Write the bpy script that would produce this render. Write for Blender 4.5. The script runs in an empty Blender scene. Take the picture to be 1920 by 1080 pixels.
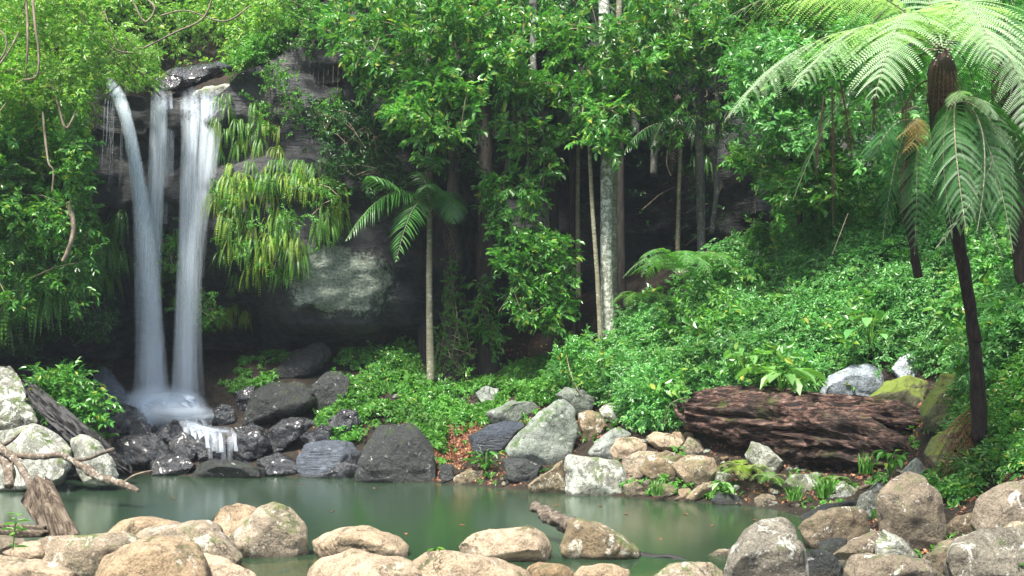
import bpy, bmesh, math, random
import numpy as np
from mathutils import Vector
R = math.radians
random.seed(7)
rng = np.random.default_rng(11)

# ------------------------------------------------------------------ camera, world, sun, exposure
FP, HZ, CH = 1866.7, 703.0, 2.2       # focal length in photo pixels, horizon row, eye height
def P(px, py, d):
    return np.array([(px-960)/FP*d, d, CH+(HZ-py)/FP*d], float)
scene = bpy.context.scene
C = scene.collection
cam_d = bpy.data.cameras.new("camera"); cam = bpy.data.objects.new("camera", cam_d); C.objects.link(cam)
cam_d.sensor_width = 36; cam_d.lens = 35; cam_d.shift_y = (HZ-540)/1920
cam_d.clip_start = .1; cam_d.clip_end = 500
cam.location = (0, 0, CH); cam.rotation_euler = (R(90), 0, 0)
scene.camera = cam
SUN_EL, SUN_AZ = 62, -150      # azimuth: the compass side the light comes from, 0 = +Y, clockwise
w = bpy.data.worlds.new("World"); scene.world = w; w.use_nodes = True
nt = w.node_tree; bg = nt.nodes['Background']; sky = nt.nodes.new('ShaderNodeTexSky')
sky.sky_type = 'NISHITA'; sky.sun_disc = False; sky.sun_elevation = R(SUN_EL); sky.sun_rotation = R(SUN_AZ)
sky.dust_density = 3.0; sky.air_density = 1.0; sky.ozone_density = 1.0
nt.links.new(sky.outputs[0], bg.inputs[0]); bg.inputs[1].default_value = 0.115
sl = bpy.data.lights.new("sun", 'SUN'); sl.energy = 4.6; sl.angle = R(9); sl.color = (1, .96, .88)
so = bpy.data.objects.new("sun", sl); C.objects.link(so)
az, el = R(SUN_AZ), R(SUN_EL)
sd = Vector((math.sin(az)*math.cos(el), math.cos(az)*math.cos(el), math.sin(el)))
so.rotation_euler = sd.to_track_quat('Z', 'Y').to_euler(); so.location = sd*60
scene.view_settings.view_transform = 'Standard'; scene.view_settings.look = 'None'
scene.view_settings.exposure = 1.38; scene.view_settings.gamma = 1
scene.cycles.transparent_max_bounces = 48
scene.cycles.max_bounces = 6; scene.cycles.diffuse_bounces = 3; scene.cycles.glossy_bounces = 3
scene.cycles.sample_clamp_indirect = 6

# ------------------------------------------------------------------ numpy noise
_T = np.random.default_rng(5).random(8192)
def vnoise(p):
    i = np.floor(p).astype(np.int64); f = p-i; f = f*f*(3-2*f)
    out = 0
    for dx in (0, 1):
        for dy in (0, 1):
            for dz in (0, 1):
                h = ((i[:, 0]+dx)*73856093 ^ (i[:, 1]+dy)*19349663 ^ (i[:, 2]+dz)*83492791) & 8191
                wgt = (f[:, 0] if dx else 1-f[:, 0])*(f[:, 1] if dy else 1-f[:, 1])*(f[:, 2] if dz else 1-f[:, 2])
                out = out+wgt*_T[h]
    return out*2-1
def fbm(p, octv=4, gain=.5):
    a, s, o = 1., 0, 0
    for k in range(octv):
        o = o+a*vnoise(p*2.03**k+17.3*k); s += a; a *= gain
    return o/s

# ------------------------------------------------------------------ mesh helpers
def link(o, parent=None):
    C.objects.link(o)
    if parent is not None: o.parent = parent
    return o
class Bag:
    def __init__(s): s.V = []; s.L = []; s.T = []; s.M = []; s.n = 0
    def add(s, V, L, T, M=None):
        V = np.asarray(V, float).reshape(-1, 3); L = np.asarray(L).ravel(); T = np.asarray(T).ravel()
        s.V.append(V); s.L.append(L+s.n); s.T.append(T); s.M.append(np.zeros(len(T), int) if M is None else np.asarray(M)+np.zeros(len(T), int)); s.n += len(V)
    def quads(s, V, Q, m=0): s.add(V, np.asarray(Q).ravel(), np.full(len(Q), 4), m)
    def arr(s):
        return np.concatenate(s.V), np.concatenate(s.L), np.concatenate(s.T), np.concatenate(s.M)
    def build(s, name, mats, parent=None, smooth=False, origin=None):
        V, L, T, M = s.arr(); return mesh_obj(name, V, L, T, mats, parent, smooth, M, origin)
def mesh_obj(name, V, L, T, mats, parent=None, smooth=False, M=None, origin=None):
    me = bpy.data.meshes.new(name); V = np.asarray(V, float)
    if origin is None: origin = np.zeros(3) if parent is None else np.array(parent.location)
    base = np.array(parent.location) if parent is not None else np.zeros(3)
    if parent is not None and parent.parent is not None: base = base+np.array(parent.parent.location)
    if parent is not None: origin = base
    V = V-origin
    me.vertices.add(len(V)); me.vertices.foreach_set('co', V.astype(np.float32).ravel())
    me.loops.add(len(L)); me.loops.foreach_set('vertex_index', np.asarray(L, np.int32))
    T = np.asarray(T, np.int32); st = np.concatenate([[0], np.cumsum(T)[:-1]]).astype(np.int32)
    me.polygons.add(len(T)); me.polygons.foreach_set('loop_start', st); me.polygons.foreach_set('loop_total', T)
    if M is not None: me.polygons.foreach_set('material_index', np.asarray(M, np.int32))
    me.polygons.foreach_set('use_smooth', np.full(len(T), smooth))
    for m in (mats if isinstance(mats, (list, tuple)) else [mats]): me.materials.append(m)
    me.update(calc_edges=True)
    o = bpy.data.objects.new(name, me)
    if parent is None: o.location = origin
    return link(o, parent)
def tag(o, label=None, cat=None, group=None, kind=None):
    if label: o['label'] = label
    if cat: o['category'] = cat
    if group: o['group'] = group
    if kind: o['kind'] = kind
    return o
def empty(name, loc, label, cat, group=None):
    o = bpy.data.objects.new(name, None); o.location = [float(v) for v in loc]; C.objects.link(o)
    return tag(o, label, cat, group)
def norm(v): v = np.asarray(v, float); return v/np.maximum(np.linalg.norm(v, axis=-1, keepdims=True), 1e-9)
def frames(n, up_tilt=1.0, rg=rng, lean=None, flip=0):
    """N random rotation matrices (columns x,y,z): z = leaf normal leaning upward, x = growth direction"""
    z = rg.normal(size=(n, 3))*np.array([1, 1, .6])*up_tilt+np.array([0, 0, 1.0])
    if lean is not None: z = z+lean
    z = norm(z); x = rg.normal(size=(n, 3)); x[:, 2] -= flip; x = norm(x-z*(x*z).sum(1)[:, None]); y = np.cross(z, x)
    return np.stack([x, y, z], axis=2)
def inst(bag, protos, pos, rot, scale, m=0, rg=rng):
    n = len(pos); which = rg.integers(0, len(protos), n)
    for k, (V, L, T, M) in enumerate(protos):
        ii = np.where(which == k)[0]
        if len(ii) == 0: continue
        W = np.einsum('nij,vj->nvi', rot[ii], V)*np.asarray(scale)[ii][:, None, None]+pos[ii][:, None, :]
        LL = (L[None, :]+(np.arange(len(ii))*len(V))[:, None]).ravel()
        bag.add(W.reshape(-1, 3), LL, np.tile(T, len(ii)), np.tile(M, len(ii))+m)
def tube_arr(pts, rad, seg=8, noise=0, nscale=3.0, smoothn=0, flat=1.0, seed=0, cap=True):
    pts = np.asarray(pts, float); rad = np.broadcast_to(np.asarray(rad, float), (len(pts),)).copy()
    if smoothn:
        t = np.linspace(0, len(pts)-1, smoothn); i = np.clip(t.astype(int), 0, len(pts)-2); f = (t-i)[:, None]
        p0 = pts[np.maximum(i-1, 0)]; p1 = pts[i]; p2 = pts[i+1]; p3 = pts[np.minimum(i+2, len(pts)-1)]
        np_ = .5*((2*p1)+(-p0+p2)*f+(2*p0-5*p1+4*p2-p3)*f**2+(-p0+3*p1-3*p2+p3)*f**3)
        rad = rad[i]*(1-f[:, 0])+rad[i+1]*f[:, 0]; pts = np_
    n = len(pts); tg = norm(np.gradient(pts, axis=0))
    ref = np.array([0, 0, 1.]) if abs(tg[:, 2]).mean() < .8 else np.array([0, 1., 0])
    a = norm(np.cross(tg, ref)); b = np.cross(tg, a)
    th = np.linspace(0, 2*math.pi, seg, endpoint=False)
    dirs = a[:, None]*np.cos(th)[None, :, None]+b[:, None]*np.sin(th)[None, :, None]*flat
    V = pts[:, None]+dirs*rad[:, None, None]
    if noise:
        q = V.reshape(-1, 3)*nscale+seed; V = V+dirs*(fbm(q, 3).reshape(n, seg, 1)*noise*rad[:, None, None])
    V = V.reshape(-1, 3)
    i = np.arange(n-1)[:, None]*seg; j = np.arange(seg)[None]; j2 = (j+1) % seg
    Q = np.stack([i+j, i+j2, i+seg+j2, i+seg+j], -1).reshape(-1, 4)
    L = list(Q.ravel()); T = [4]*len(Q)
    if cap: L += list(range(seg))[::-1]+[(n-1)*seg+k for k in range(seg)]; T += [seg, seg]
    return V, np.array(L), np.array(T)
def in_poly(x, y, poly):
    c = np.zeros(len(x), bool); n = len(poly)
    for i in range(n):
        x1, y1 = poly[i]; x2, y2 = poly[(i+1) % n]
        if y1 == y2: continue
        c ^= ((y1 > y) != (y2 > y)) & (x < (x2-x1)*(y-y1)/(y2-y1)+x1)
    return c
def proj(p): return 960+p[:, 0]/p[:, 1]*FP, HZ-(p[:, 2]-CH)/p[:, 1]*FP
def rbf(ctrl_xy, vals):
    X = np.asarray(ctrl_xy, float); v = np.asarray(vals, float); n = len(X)
    D = np.linalg.norm(X[:, None]-X[None], axis=2)
    A = np.zeros((n+3, n+3)); A[:n, :n] = D-np.eye(n)*.15; A[:n, n:] = np.c_[np.ones(n), X]; A[n:, :n] = A[:n, n:].T
    s = np.linalg.solve(A, np.r_[v, 0, 0, 0])
    def f(x, y):
        Q = np.stack([np.ravel(x), np.ravel(y)], 1); out = np.empty(len(Q))
        for k in range(0, len(Q), 20000):
            q = Q[k:k+20000]; d = np.linalg.norm(q[:, None]-X[None], axis=2)
            out[k:k+20000] = d@s[:n]+s[n]+q@s[n+1:]
        return out.reshape(np.shape(x))
    return f

# ------------------------------------------------------------------ materials
class NT:
    def __init__(s, name):
        s.m = bpy.data.materials.new(name); s.m.use_nodes = True; s.t = s.m.node_tree; s.t.nodes.clear()
        s.out = s.n('ShaderNodeOutputMaterial')
    def n(s, typ, **kw):
        nd = s.t.nodes.new(typ)
        for k, v in kw.items(): setattr(nd, k, v)
        return nd
    def l(s, a, b): s.t.links.new(a, b)
    def set(s, nd, key, v):
        if isinstance(v, bpy.types.NodeSocket): s.l(v, nd.inputs[key])
        else: nd.inputs[key].default_value = v
    def coords(s, scale=(1, 1, 1), world=False, rnd=True):
        if world: c = s.n('ShaderNodeNewGeometry').outputs['Position']
        else: c = s.n('ShaderNodeTexCoord').outputs['Object']
        if rnd and not world:
            oi = s.n('ShaderNodeObjectInfo'); a = s.n('ShaderNodeMath', operation='MULTIPLY'); a.inputs[1].default_value = 37
            s.l(oi.outputs['Random'], a.inputs[0]); v = s.n('ShaderNodeVectorMath', operation='ADD'); s.l(c, v.inputs[0]); s.l(a.outputs[0], v.inputs[1]); c = v.outputs[0]
        m = s.n('ShaderNodeVectorMath', operation='MULTIPLY'); m.inputs[1].default_value = scale; s.l(c, m.inputs[0])
        return m.outputs[0]
    def noise(s, vec, scale, detail=4, rough=.55, dist=0):
        nd = s.n('ShaderNodeTexNoise'); s.l(vec, nd.inputs['Vector'])
        nd.inputs['Scale'].default_value = scale; nd.inputs['Detail'].default_value = detail; nd.inputs['Roughness'].default_value = rough; nd.inputs['Distortion'].default_value = dist
        return nd.outputs['Fac']
    def voro(s, vec, scale, feature='F1'):
        nd = s.n('ShaderNodeTexVoronoi', feature=feature); s.l(vec, nd.inputs['Vector']); nd.inputs['Scale'].default_value = scale
        return nd.outputs['Distance']
    def ramp(s, fac, stops, interp='LINEAR'):
        nd = s.n('ShaderNodeValToRGB'); s.l(fac, nd.inputs[0]); cr = nd.color_ramp; cr.interpolation = interp
        while len(cr.elements) < len(stops): cr.elements.new(.5)
        for e, (p, c) in zip(cr.elements, stops):
            e.position = p; e.color = (c, c, c, 1) if isinstance(c, (int, float)) else (*c, 1)
        return nd.outputs[0]
    def mix(s, f, a, b, blend='MIX'):
        nd = s.n('ShaderNodeMix', data_type='RGBA', blend_type=blend)
        s.set(nd, 0, f)
        for k, v in ((6, a), (7, b)):
            if isinstance(v, bpy.types.NodeSocket): s.l(v, nd.inputs[k])
            else: nd.inputs[k].default_value = (*v, 1) if not isinstance(v, (int, float)) else (v, v, v, 1)
        return nd.outputs[2]
    def math(s, op, a, b=0):
        nd = s.n('ShaderNodeMath', operation=op); s.set(nd, 0, a); s.set(nd, 1, b); return nd.outputs[0]
    def bump(s, h, strength=.5, dist=.05, normal=None):
        nd = s.n('ShaderNodeBump'); nd.inputs['Strength'].default_value = strength; nd.inputs['Distance'].default_value = dist; s.l(h, nd.inputs['Height'])
        if normal is not None: s.l(normal, nd.inputs['Normal'])
        return nd.outputs[0]
    def princ(s, col, rough=.6, normal=None, spec=.5, coat=None):
        nd = s.n('ShaderNodeBsdfPrincipled'); s.set(nd, 'Base Color', (*col, 1) if isinstance(col, tuple) else col); s.set(nd, 'Roughness', rough)
        nd.inputs['Specular IOR Level'].default_value = spec
        if normal is not None: s.l(normal, nd.inputs['Normal'])
        if coat is not None: s.set(nd, 'Coat Weight', coat); nd.inputs['Coat Roughness'].default_value = .12
        return nd.outputs[0]
    def done(s, sh): s.l(sh, s.out.inputs['Surface']); return s.m

def leaf_mat(name, stops, rough=.38, trans=.35, tcol=1.0, spec=.5, bigvar=.35):
    t = NT(name); g = t.n('ShaderNodeNewGeometry')
    col = t.ramp(g.outputs['Random Per Island'], stops)
    big = t.noise(t.coords(world=True), .9, 2)
    f = t.ramp(big, [(.3, 1-bigvar), (.7, 1+bigvar*.4)])
    col = t.mix(1.0, col, f, 'MULTIPLY')
    p = t.princ(col, rough, spec=spec)
    tr = t.n('ShaderNodeBsdfTranslucent'); t.l(t.mix(1.0, col, (1.15*tcol, 1.35*tcol, .55*tcol), 'MULTIPLY'), tr.inputs[0])
    mx = t.n('ShaderNodeMixShader'); mx.inputs[0].default_value = trans; t.l(p, mx.inputs[1]); t.l(tr.outputs[0], mx.inputs[2])
    return t.done(mx.outputs[0])
def rock_mat(name, c1, c2, c3, lichen=(.55, .58, .5), lamt=.0, moss=(.05, .09, .015), mamt=0., rough=(.75, .95), sc=1.0, strata=0, coat=None, bump=.6, pits=.3, wetline=True):
    t = NT(name); v = t.coords()
    n1 = t.noise(v, 1.6*sc, 6, .6, .4); n2 = t.noise(v, 9*sc, 6, .65); n3 = t.noise(v, 45*sc, 4, .7)
    col = t.ramp(n1, [(.3, c1), (.52, c2), (.72, c3)])
    col = t.mix(t.math('MULTIPLY', t.ramp(n2, [(.42, 0), (.6, 1)]), .7), col, tuple(x*.45 for x in c1))
    col = t.mix(t.math('MULTIPLY', t.ramp(n3, [(.4, 0), (.6, 1)]), .35), col, tuple(min(1, x*1.5) for x in c3))
    crk = t.ramp(t.noise(v, 1.3*sc, 8, .6, 1.2), [(.488, 0), (.5, 1), (.512, 0)])
    crk = t.math('MULTIPLY', crk, t.ramp(t.noise(v, 1.9*sc, 3), [(.5, 0), (.58, 1)]))
    col = t.mix(t.math('MULTIPLY', crk, .8), col, tuple(x*.22 for x in c1))
    oi = t.n('ShaderNodeObjectInfo'); hs = t.n('ShaderNodeHueSaturation'); t.l(col, hs.inputs['Color'])
    t.l(t.math('ADD', t.math('MULTIPLY', oi.outputs['Random'], .5), .72), hs.inputs['Value']); t.l(t.math('ADD', t.math('MULTIPLY', oi.outputs['Random'], -.35), 1.22), hs.inputs['Saturation']); col = hs.outputs[0]
    g = t.n('ShaderNodeNewGeometry'); sp = t.n('ShaderNodeSeparateXYZ'); t.l(g.outputs['Normal'], sp.inputs[0])
    if mamt > 0:
        mk = t.math('MULTIPLY', t.ramp(t.noise(v, 3.1*sc, 5, .7), [(.60-mamt*.35, 0), (.70-mamt*.3, 1)]), t.ramp(sp.outputs[2], [(.05, .1), (.6, 1)]))
        mcol = t.mix(n3, moss, tuple(x*2.2 for x in moss)); col = t.mix(mk, col, mcol)
    if lamt > 0:
        l1 = t.ramp(t.noise(v, 4.5*sc, 8, .72, .6), [(.68-lamt*.30, 0), (.72-lamt*.28, 1)])
        l2 = t.ramp(t.voro(t.coords((1, 1, 1)), 13*sc), [(.10+lamt*.12, 1), (.2+lamt*.12, 0)])
        l2 = t.math('MULTIPLY', l2, t.ramp(t.noise(v, 2.3, 3), [(.48, 0), (.56, 1)]))
        lk = t.math('MAXIMUM', l1, l2) if lamt > .35 else l1; lk = t.math('MULTIPLY', lk, t.ramp(n3, [(.25, .35), (.6, 1)]))
        col = t.mix(lk, col, lichen)
    if wetline:   # damp dark tide mark where a stone meets the pool
        pz = t.n('ShaderNodeSeparateXYZ'); t.l(g.outputs['Position'], pz.inputs[0])
        h = t.math('ADD', pz.outputs[2], t.math('MULTIPLY', t.math('SUBTRACT', n2, .5), .16))
        col = t.mix(t.ramp(h, [(.03, .68), (.075, 0)]), col, (.03, .024, .016))
    vs = t.coords((1, 1, 6)) if strata else v
    h = t.noise(vs, 3.5*sc, 12, .68)
    pit = t.ramp(t.voro(v, 22*sc), [(.0, 0), (.35, 1)])
    crk = t.math('SUBTRACT', 1.0, crk)
    b = t.bump(h, bump, .22); b = t.bump(crk, .7, .04, b); b = t.bump(pit, pits, .015, b); b = t.bump(n3, bump*.5, .02, b)
    rg_ = t.ramp(n2, [(.3, rough[0]), (.7, rough[1])])
    return t.done(t.princ(col, rg_, b, .5, coat))

M = {}
M['tan'] = rock_mat('tan_sandstone', (.17, .12, .068), (.30, .222, .138), (.39, .305, .205), lichen=(.5, .46, .39), lamt=.2, moss=(.05,.05,.02), mamt=.1, sc=.9, bump=.7)
M['tan_dark'] = rock_mat('weathered_sandstone', (.09, .075, .05), (.20, .155, .10), (.31, .245, .165), lichen=(.42, .40, .32), lamt=.42, moss=(.055, .07, .02), mamt=.25)
M['lichen'] = rock_mat('lichened_rock', (.07, .075, .06), (.15, .15, .115), (.25, .24, .19), lichen=(.46, .48, .41), lamt=.62, moss=(.045, .07, .015), mamt=.3)
M['pale'] = rock_mat('pale_lichened_rock', (.08, .085, .065), (.17, .17, .135), (.26, .26, .21), lichen=(.50, .51, .44), lamt=.55, moss=(.05, .075, .015), mamt=.3)
M['speckled'] = rock_mat('speckled_pale_rock', (.10, .09, .065), (.22, .20, .155), (.34, .31, .25), lichen=(.50, .50, .43), lamt=.42, moss=(.05, .06, .02), mamt=.15, bump=.9)
M['grey'] = rock_mat('grey_green_rock', (.085, .10, .085), (.16, .18, .15), (.25, .27, .23), lichen=(.45, .48, .42), lamt=.3, moss=(.04, .07, .02), mamt=.25)
M['brown'] = rock_mat('red_brown_rock', (.06, .046, .03), (.135, .105, .07), (.22, .18, .125), lichen=(.5, .49, .44), lamt=.33, moss=(.05, .06, .02), mamt=.2)
M['wet'] = rock_mat('wet_black_rock', (.004, .004, .005), (.011, .012, .014), (.032, .033, .036), rough=(.16, .38), lamt=0, strata=0, bump=.55, pits=.12, sc=1.2, coat=.45, wetline=False)
M['wedge'] = rock_mat('damp_grey_rock', (.010, .011, .011), (.026, .029, .028), (.065, .07, .066), lichen=(.5, .52, .48), lamt=.2, moss=(.03, .045, .015), mamt=.15, rough=(.35, .65), bump=1.0, sc=1.3)
M['blue'] = rock_mat('blue_grey_wet_rock', (.03, .036, .046), (.07, .083, .105), (.16, .18, .21), rough=(.2, .5), lamt=.1, strata=1, bump=.8, coat=.3)
M['bluedry'] = rock_mat('blue_grey_dry_rock', (.18, .21, .24), (.30, .34, .38), (.45, .49, .52), lichen=(.5, .53, .51), lamt=.2, moss=(.06, .09, .02), mamt=.15, bump=.8)
M['mossy'] = rock_mat('moss_covered_rock', (.055, .055, .035), (.10, .10, .06), (.17, .16, .11), lichen=(.35, .37, .28), lamt=.15, moss=(.075, .10, .012), mamt=1.0)

def cliff_mat():
    t = NT('dark_wet_cliff'); v = t.coords(world=True); vs = t.coords((1, 1, 4.5), world=True); g = t.n('ShaderNodeNewGeometry')
    n1 = t.noise(v, .55, 6, .6, .5); n2 = t.noise(v, 3.2, 6, .65); n3 = t.noise(vs, 5, 8, .7)
    col = t.ramp(n1, [(.3, (.025, .026, .032)), (.5, (.06, .063, .067)), (.7, (.13, .13, .115))])
    col = t.mix(t.ramp(n2, [(.45, 0), (.7, .6)]), col, (.02, .022, .016))
    # pale lichen sheet: a patch with an outline of its own on the bulging block right of the ferns
    sp = t.n('ShaderNodeSeparateXYZ'); t.l(g.outputs['Position'], sp.inputs[0])
    dx = t.math('MULTIPLY', t.math('ADD', sp.outputs[0], 4.3), 1/1.4); dz = t.math('MULTIPLY', t.math('SUBTRACT', sp.outputs[2], 4.6), 1/1.1)
    r = t.math('SQRT', t.math('ADD', t.math('MULTIPLY', dx, dx), t.math('MULTIPLY', dz, dz)))
    r = t.math('ADD', r, t.math('MULTIPLY', t.math('SUBTRACT', t.noise(v, 1.6, 10, .78, .3), .5), 2.2))
    patch = t.ramp(r, [(.74, 1), (.84, 0)])
    sp2 = t.ramp(t.noise(v, 9, 8, .8), [(.46, 0), (.54, 1)])
    r2 = t.ramp(r, [(.5, 1), (1.35, 0)])
    patch = t.math('MAXIMUM', t.math('MULTIPLY', patch, t.ramp(n3, [(.25, .4), (.5, 1)])), t.math('MULTIPLY', r2, sp2))
    col = t.mix(patch, col, t.mix(t.ramp(t.noise(v, 14, 6, .8), [(.35, 0), (.6, 1)]), (.12, .15, .11), (.50, .57, .45)))
    spots = t.math('MULTIPLY', t.ramp(t.noise(v, 4, 10, .8), [(.60, 0), (.64, 1)]), t.ramp(t.noise(v, .5, 2), [(.5, 0), (.6, .8)]))
    col = t.mix(spots, col, (.17, .21, .16))
    b = t.bump(t.noise(vs, 1.5, 12, .7), .9, .35); b = t.bump(t.ramp(t.noise(vs, .9, 6, .6, .8), [(.47, 1), (.5, 0), (.53, 1)]), .6, .08, b)
    return t.done(t.princ(col, t.ramp(n2, [(.3, .3), (.7, .75)]), b, .5))
M['cliff'] = cliff_mat()
def ground_mat():
    t = NT('forest_soil'); v = t.coords(world=True); g = t.n('ShaderNodeNewGeometry'); sp = t.n('ShaderNodeSeparateXYZ'); t.l(g.outputs['Position'], sp.inputs[0])
    col = t.ramp(t.noise(v, 2.2, 10, .7), [(.3, (.018, .014, .010)), (.5, (.04, .03, .02)), (.7, (.08, .055, .035))])
    bed = t.ramp(t.noise(v, 3, 6, .7), [(.3, (.16, .08, .035)), (.7, (.30, .16, .08))])
    f = t.math('MULTIPLY', t.ramp(sp.outputs[2], [(0, 1), (.04, 0)]), t.ramp(t.math('MULTIPLY', sp.outputs[1], .05), [(.64, 1), (.70, 0)]))
    col = t.mix(f, col, bed)
    peb = t.ramp(t.voro(v, 11), [(.12, 1), (.3, 0)]); pm = t.math('MULTIPLY', peb, t.ramp(t.noise(v, 2.3, 3), [(.45, 0), (.6, 1)]))
    col = t.mix(t.math('MULTIPLY', pm, t.math('SUBTRACT', 1.0, f)), col, t.mix(t.noise(v, 30, 2), (.05, .04, .03), (.25, .2, .15)))
    b = t.bump(t.noise(v, 9, 10, .75), 1.0, .2); b = t.bump(peb, .8, .05, b)
    return t.done(t.princ(col, .8, b, .3))
M['ground'] = ground_mat()
def bark_mat(name, c1, c2, c3, spots=(.5, .52, .45), samt=.2, stretch=(6, 6, 1.2), bump=.6):
    t = NT(name); v = t.coords(stretch); v2 = t.coords((1, 1, 1))
    col = t.ramp(t.noise(v, 2.2, 8, .65), [(.3, c1), (.5, c2), (.7, c3)])
    s_ = t.ramp(t.noise(v2, 9, 8, .75), [(.66-samt*.3, 0), (.70-samt*.3, 1)])
    col = t.mix(s_, col, spots)
    b = t.bump(t.noise(v, 5, 10, .7), bump, .04)
    return t.done(t.princ(col, .85, b, .3))
M['bark_pale'] = bark_mat('mottled_pale_bark', (.10, .105, .08), (.20, .21, .16), (.30, .31, .25), (.52, .55, .47), .55)
M['bark_grey'] = bark_mat('grey_bark', (.05, .055, .05), (.10, .105, .09), (.17, .17, .15), (.3, .33, .27), .3)
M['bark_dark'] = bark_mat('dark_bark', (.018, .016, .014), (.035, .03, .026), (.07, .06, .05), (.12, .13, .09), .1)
M['bark_palm'] = bark_mat('palm_bark', (.10, .10, .06), (.19, .18, .12), (.28, .27, .18), (.4, .42, .32), .3, stretch=(2, 2, 9))
M['fibre'] = bark_mat('fibrous_fern_trunk', (.012, .008, .007), (.03, .02, .016), (.07, .045, .035), (.1, .07, .05), .05, (9, 9, 1.2), 1.0)
M['twig'] = bark_mat('pale_liana_bark', (.10, .08, .055), (.20, .16, .11), (.32, .27, .20), samt=.1)
M['deadwood'] = bark_mat('weathered_driftwood', (.02, .016, .012), (.11, .088, .066), (.26, .22, .17), (.4, .37, .3), .15, (3, 12, 12))
M['branch'] = bark_mat('flaking_branch_bark', (.035, .027, .02), (.12, .09, .065), (.30, .26, .20), (.42, .40, .33), .35, (6, 6, 6))
def log_mat(name, k):
    t = NT(name)
    v = t.coords(k, rnd=False); v2 = t.coords(rnd=False)
    n = t.noise(v, 3, 10, .7, .5); big = t.noise(v2, 1.1, 5, .6)
    col = t.ramp(n, [(.40, (.009, .007, .006)), (.48, (.045, .024, .018)), (.55, (.17, .09, .065)), (.66, (.36, .26, .21))])
    col = t.mix(t.ramp(big, [(.5, 0), (.62, .6)]), col, (.035, .03, .025))
    ms = t.math('MULTIPLY', t.ramp(t.noise(v2, 2.6, 8, .7), [(.56, 0), (.64, 1)]), t.ramp(n, [(.4, .2), (.6, 1)]))
    col = t.mix(ms, col, (.08, .10, .02))
    b = t.bump(n, 1.0, .16); b = t.bump(t.noise(v, 14, 6, .7), .6, .03, b)
    return t.done(t.princ(col, .8, b, .35))
M['log'] = log_mat('rotting_red_wood', (.8, 3.5, 5.5))
def char_mat():
    t = NT('charred_timber'); v = t.coords((6, 6, 6)); col = t.ramp(t.noise(v, 1.5, 8, .7), [(.35, (.006, .006, .006)), (.6, (.02, .018, .017)), (.75, (.05, .045, .04))])
    return t.done(t.princ(col, .45, t.bump(t.noise(v, 3, 8, .7), .8, .04), .5))
M['char'] = char_mat()
def stump_mat():
    t = NT('split_grey_wood'); vr = t.n('ShaderNodeVectorRotate', rotation_type='Y_AXIS'); vr.inputs['Angle'].default_value = R(32.7); t.l(t.coords(rnd=False), vr.inputs['Vector']); vm = t.n('ShaderNodeVectorMath', operation='MULTIPLY'); vm.inputs[1].default_value = (9, 9, .9); t.l(vr.outputs[0], vm.inputs[0]); v = vm.outputs[0]
    col = t.ramp(t.noise(v, 2, 8, .65, .4), [(.35, (.035, .025, .018)), (.5, (.15, .11, .075)), (.65, (.33, .27, .2))])
    return t.done(t.princ(col, .85, t.bump(t.noise(v, 3.5, 8, .7), 1, .08), .3))
M['stump'] = stump_mat()

G = lambda *a: a
M['leaf_bright'] = leaf_mat('sunny_yellow_green_leaves', [(0, (.10, .27, .04)), (.5, (.18, .40, .06)), (.9, (.32, .50, .10)), (1, (.50, .50, .14))], .4, .4)
M['leaf_mid'] = leaf_mat('glossy_green_leaves', [(0, (.045, .17, .03)), (.5, (.085, .27, .04)), (.92, (.15, .36, .06)), (1, (.34, .38, .06))], .28, .33)
M['leaf_canopy'] = leaf_mat('canopy_leaves', [(0, (.05, .19, .035)), (.6, (.10, .30, .05)), (.93, (.22, .40, .08)), (1, (.40, .40, .08))], .3, .38)
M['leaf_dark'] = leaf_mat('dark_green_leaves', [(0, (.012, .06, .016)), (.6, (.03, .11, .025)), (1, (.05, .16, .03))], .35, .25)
M['leaf_shrub'] = leaf_mat('blue_green_shrub_leaves', [(0, (.07, .24, .06)), (.6, (.13, .36, .09)), (.95, (.22, .46, .15)), (1, (.36, .50, .17))], .34, .35)
M['leaf_ground'] = leaf_mat('groundcover_leaves', [(0, (.05, .17, .02)), (.6, (.09, .27, .03)), (1, (.15, .35, .05))], .45, .35)
M['fern'] = leaf_mat('sword_fern_green', [(0, (.06, .20, .02)), (.7, (.11, .29, .025)), (1, (.20, .38, .04))], .42, .4)
M['fern_yellow'] = leaf_mat('yellow_sword_fern_green', [(0, (.16, .30, .02)), (.7, (.26, .40, .03)), (1, (.38, .45, .06))], .42, .4)
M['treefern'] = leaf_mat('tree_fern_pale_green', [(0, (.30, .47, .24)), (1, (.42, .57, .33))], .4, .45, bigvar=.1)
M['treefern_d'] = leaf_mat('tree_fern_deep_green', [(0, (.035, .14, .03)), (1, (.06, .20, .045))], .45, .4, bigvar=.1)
M['fern_dead'] = leaf_mat('dead_fern_brown', [(0, (.05, .025, .02)), (1, (.11, .06, .04))], .8, .2, tcol=.6)
M['fern_gold'] = leaf_mat('yellowing_fern', [(0, (.45, .30, .08)), (1, (.60, .42, .14))], .6, .4)
M['palm'] = leaf_mat('palm_green', [(0, (.05, .18, .035)), (1, (.09, .26, .05))], .35, .35)
M['palm_dead'] = leaf_mat('dry_palm_frond', [(0, (.08, .065, .05)), (1, (.14, .11, .08))], .7, .2, tcol=.7)
M['litter'] = leaf_mat('fallen_leaf_litter', [(0, (.10, .035, .02)), (.6, (.24, .09, .045)), (.9, (.40, .2, .09)), (1, (.5, .4, .2))], .7, .1)
M['blade'] = leaf_mat('grass_blades', [(0, (.05, .17, .02)), (1, (.14, .34, .05))], .45, .35)

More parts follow.
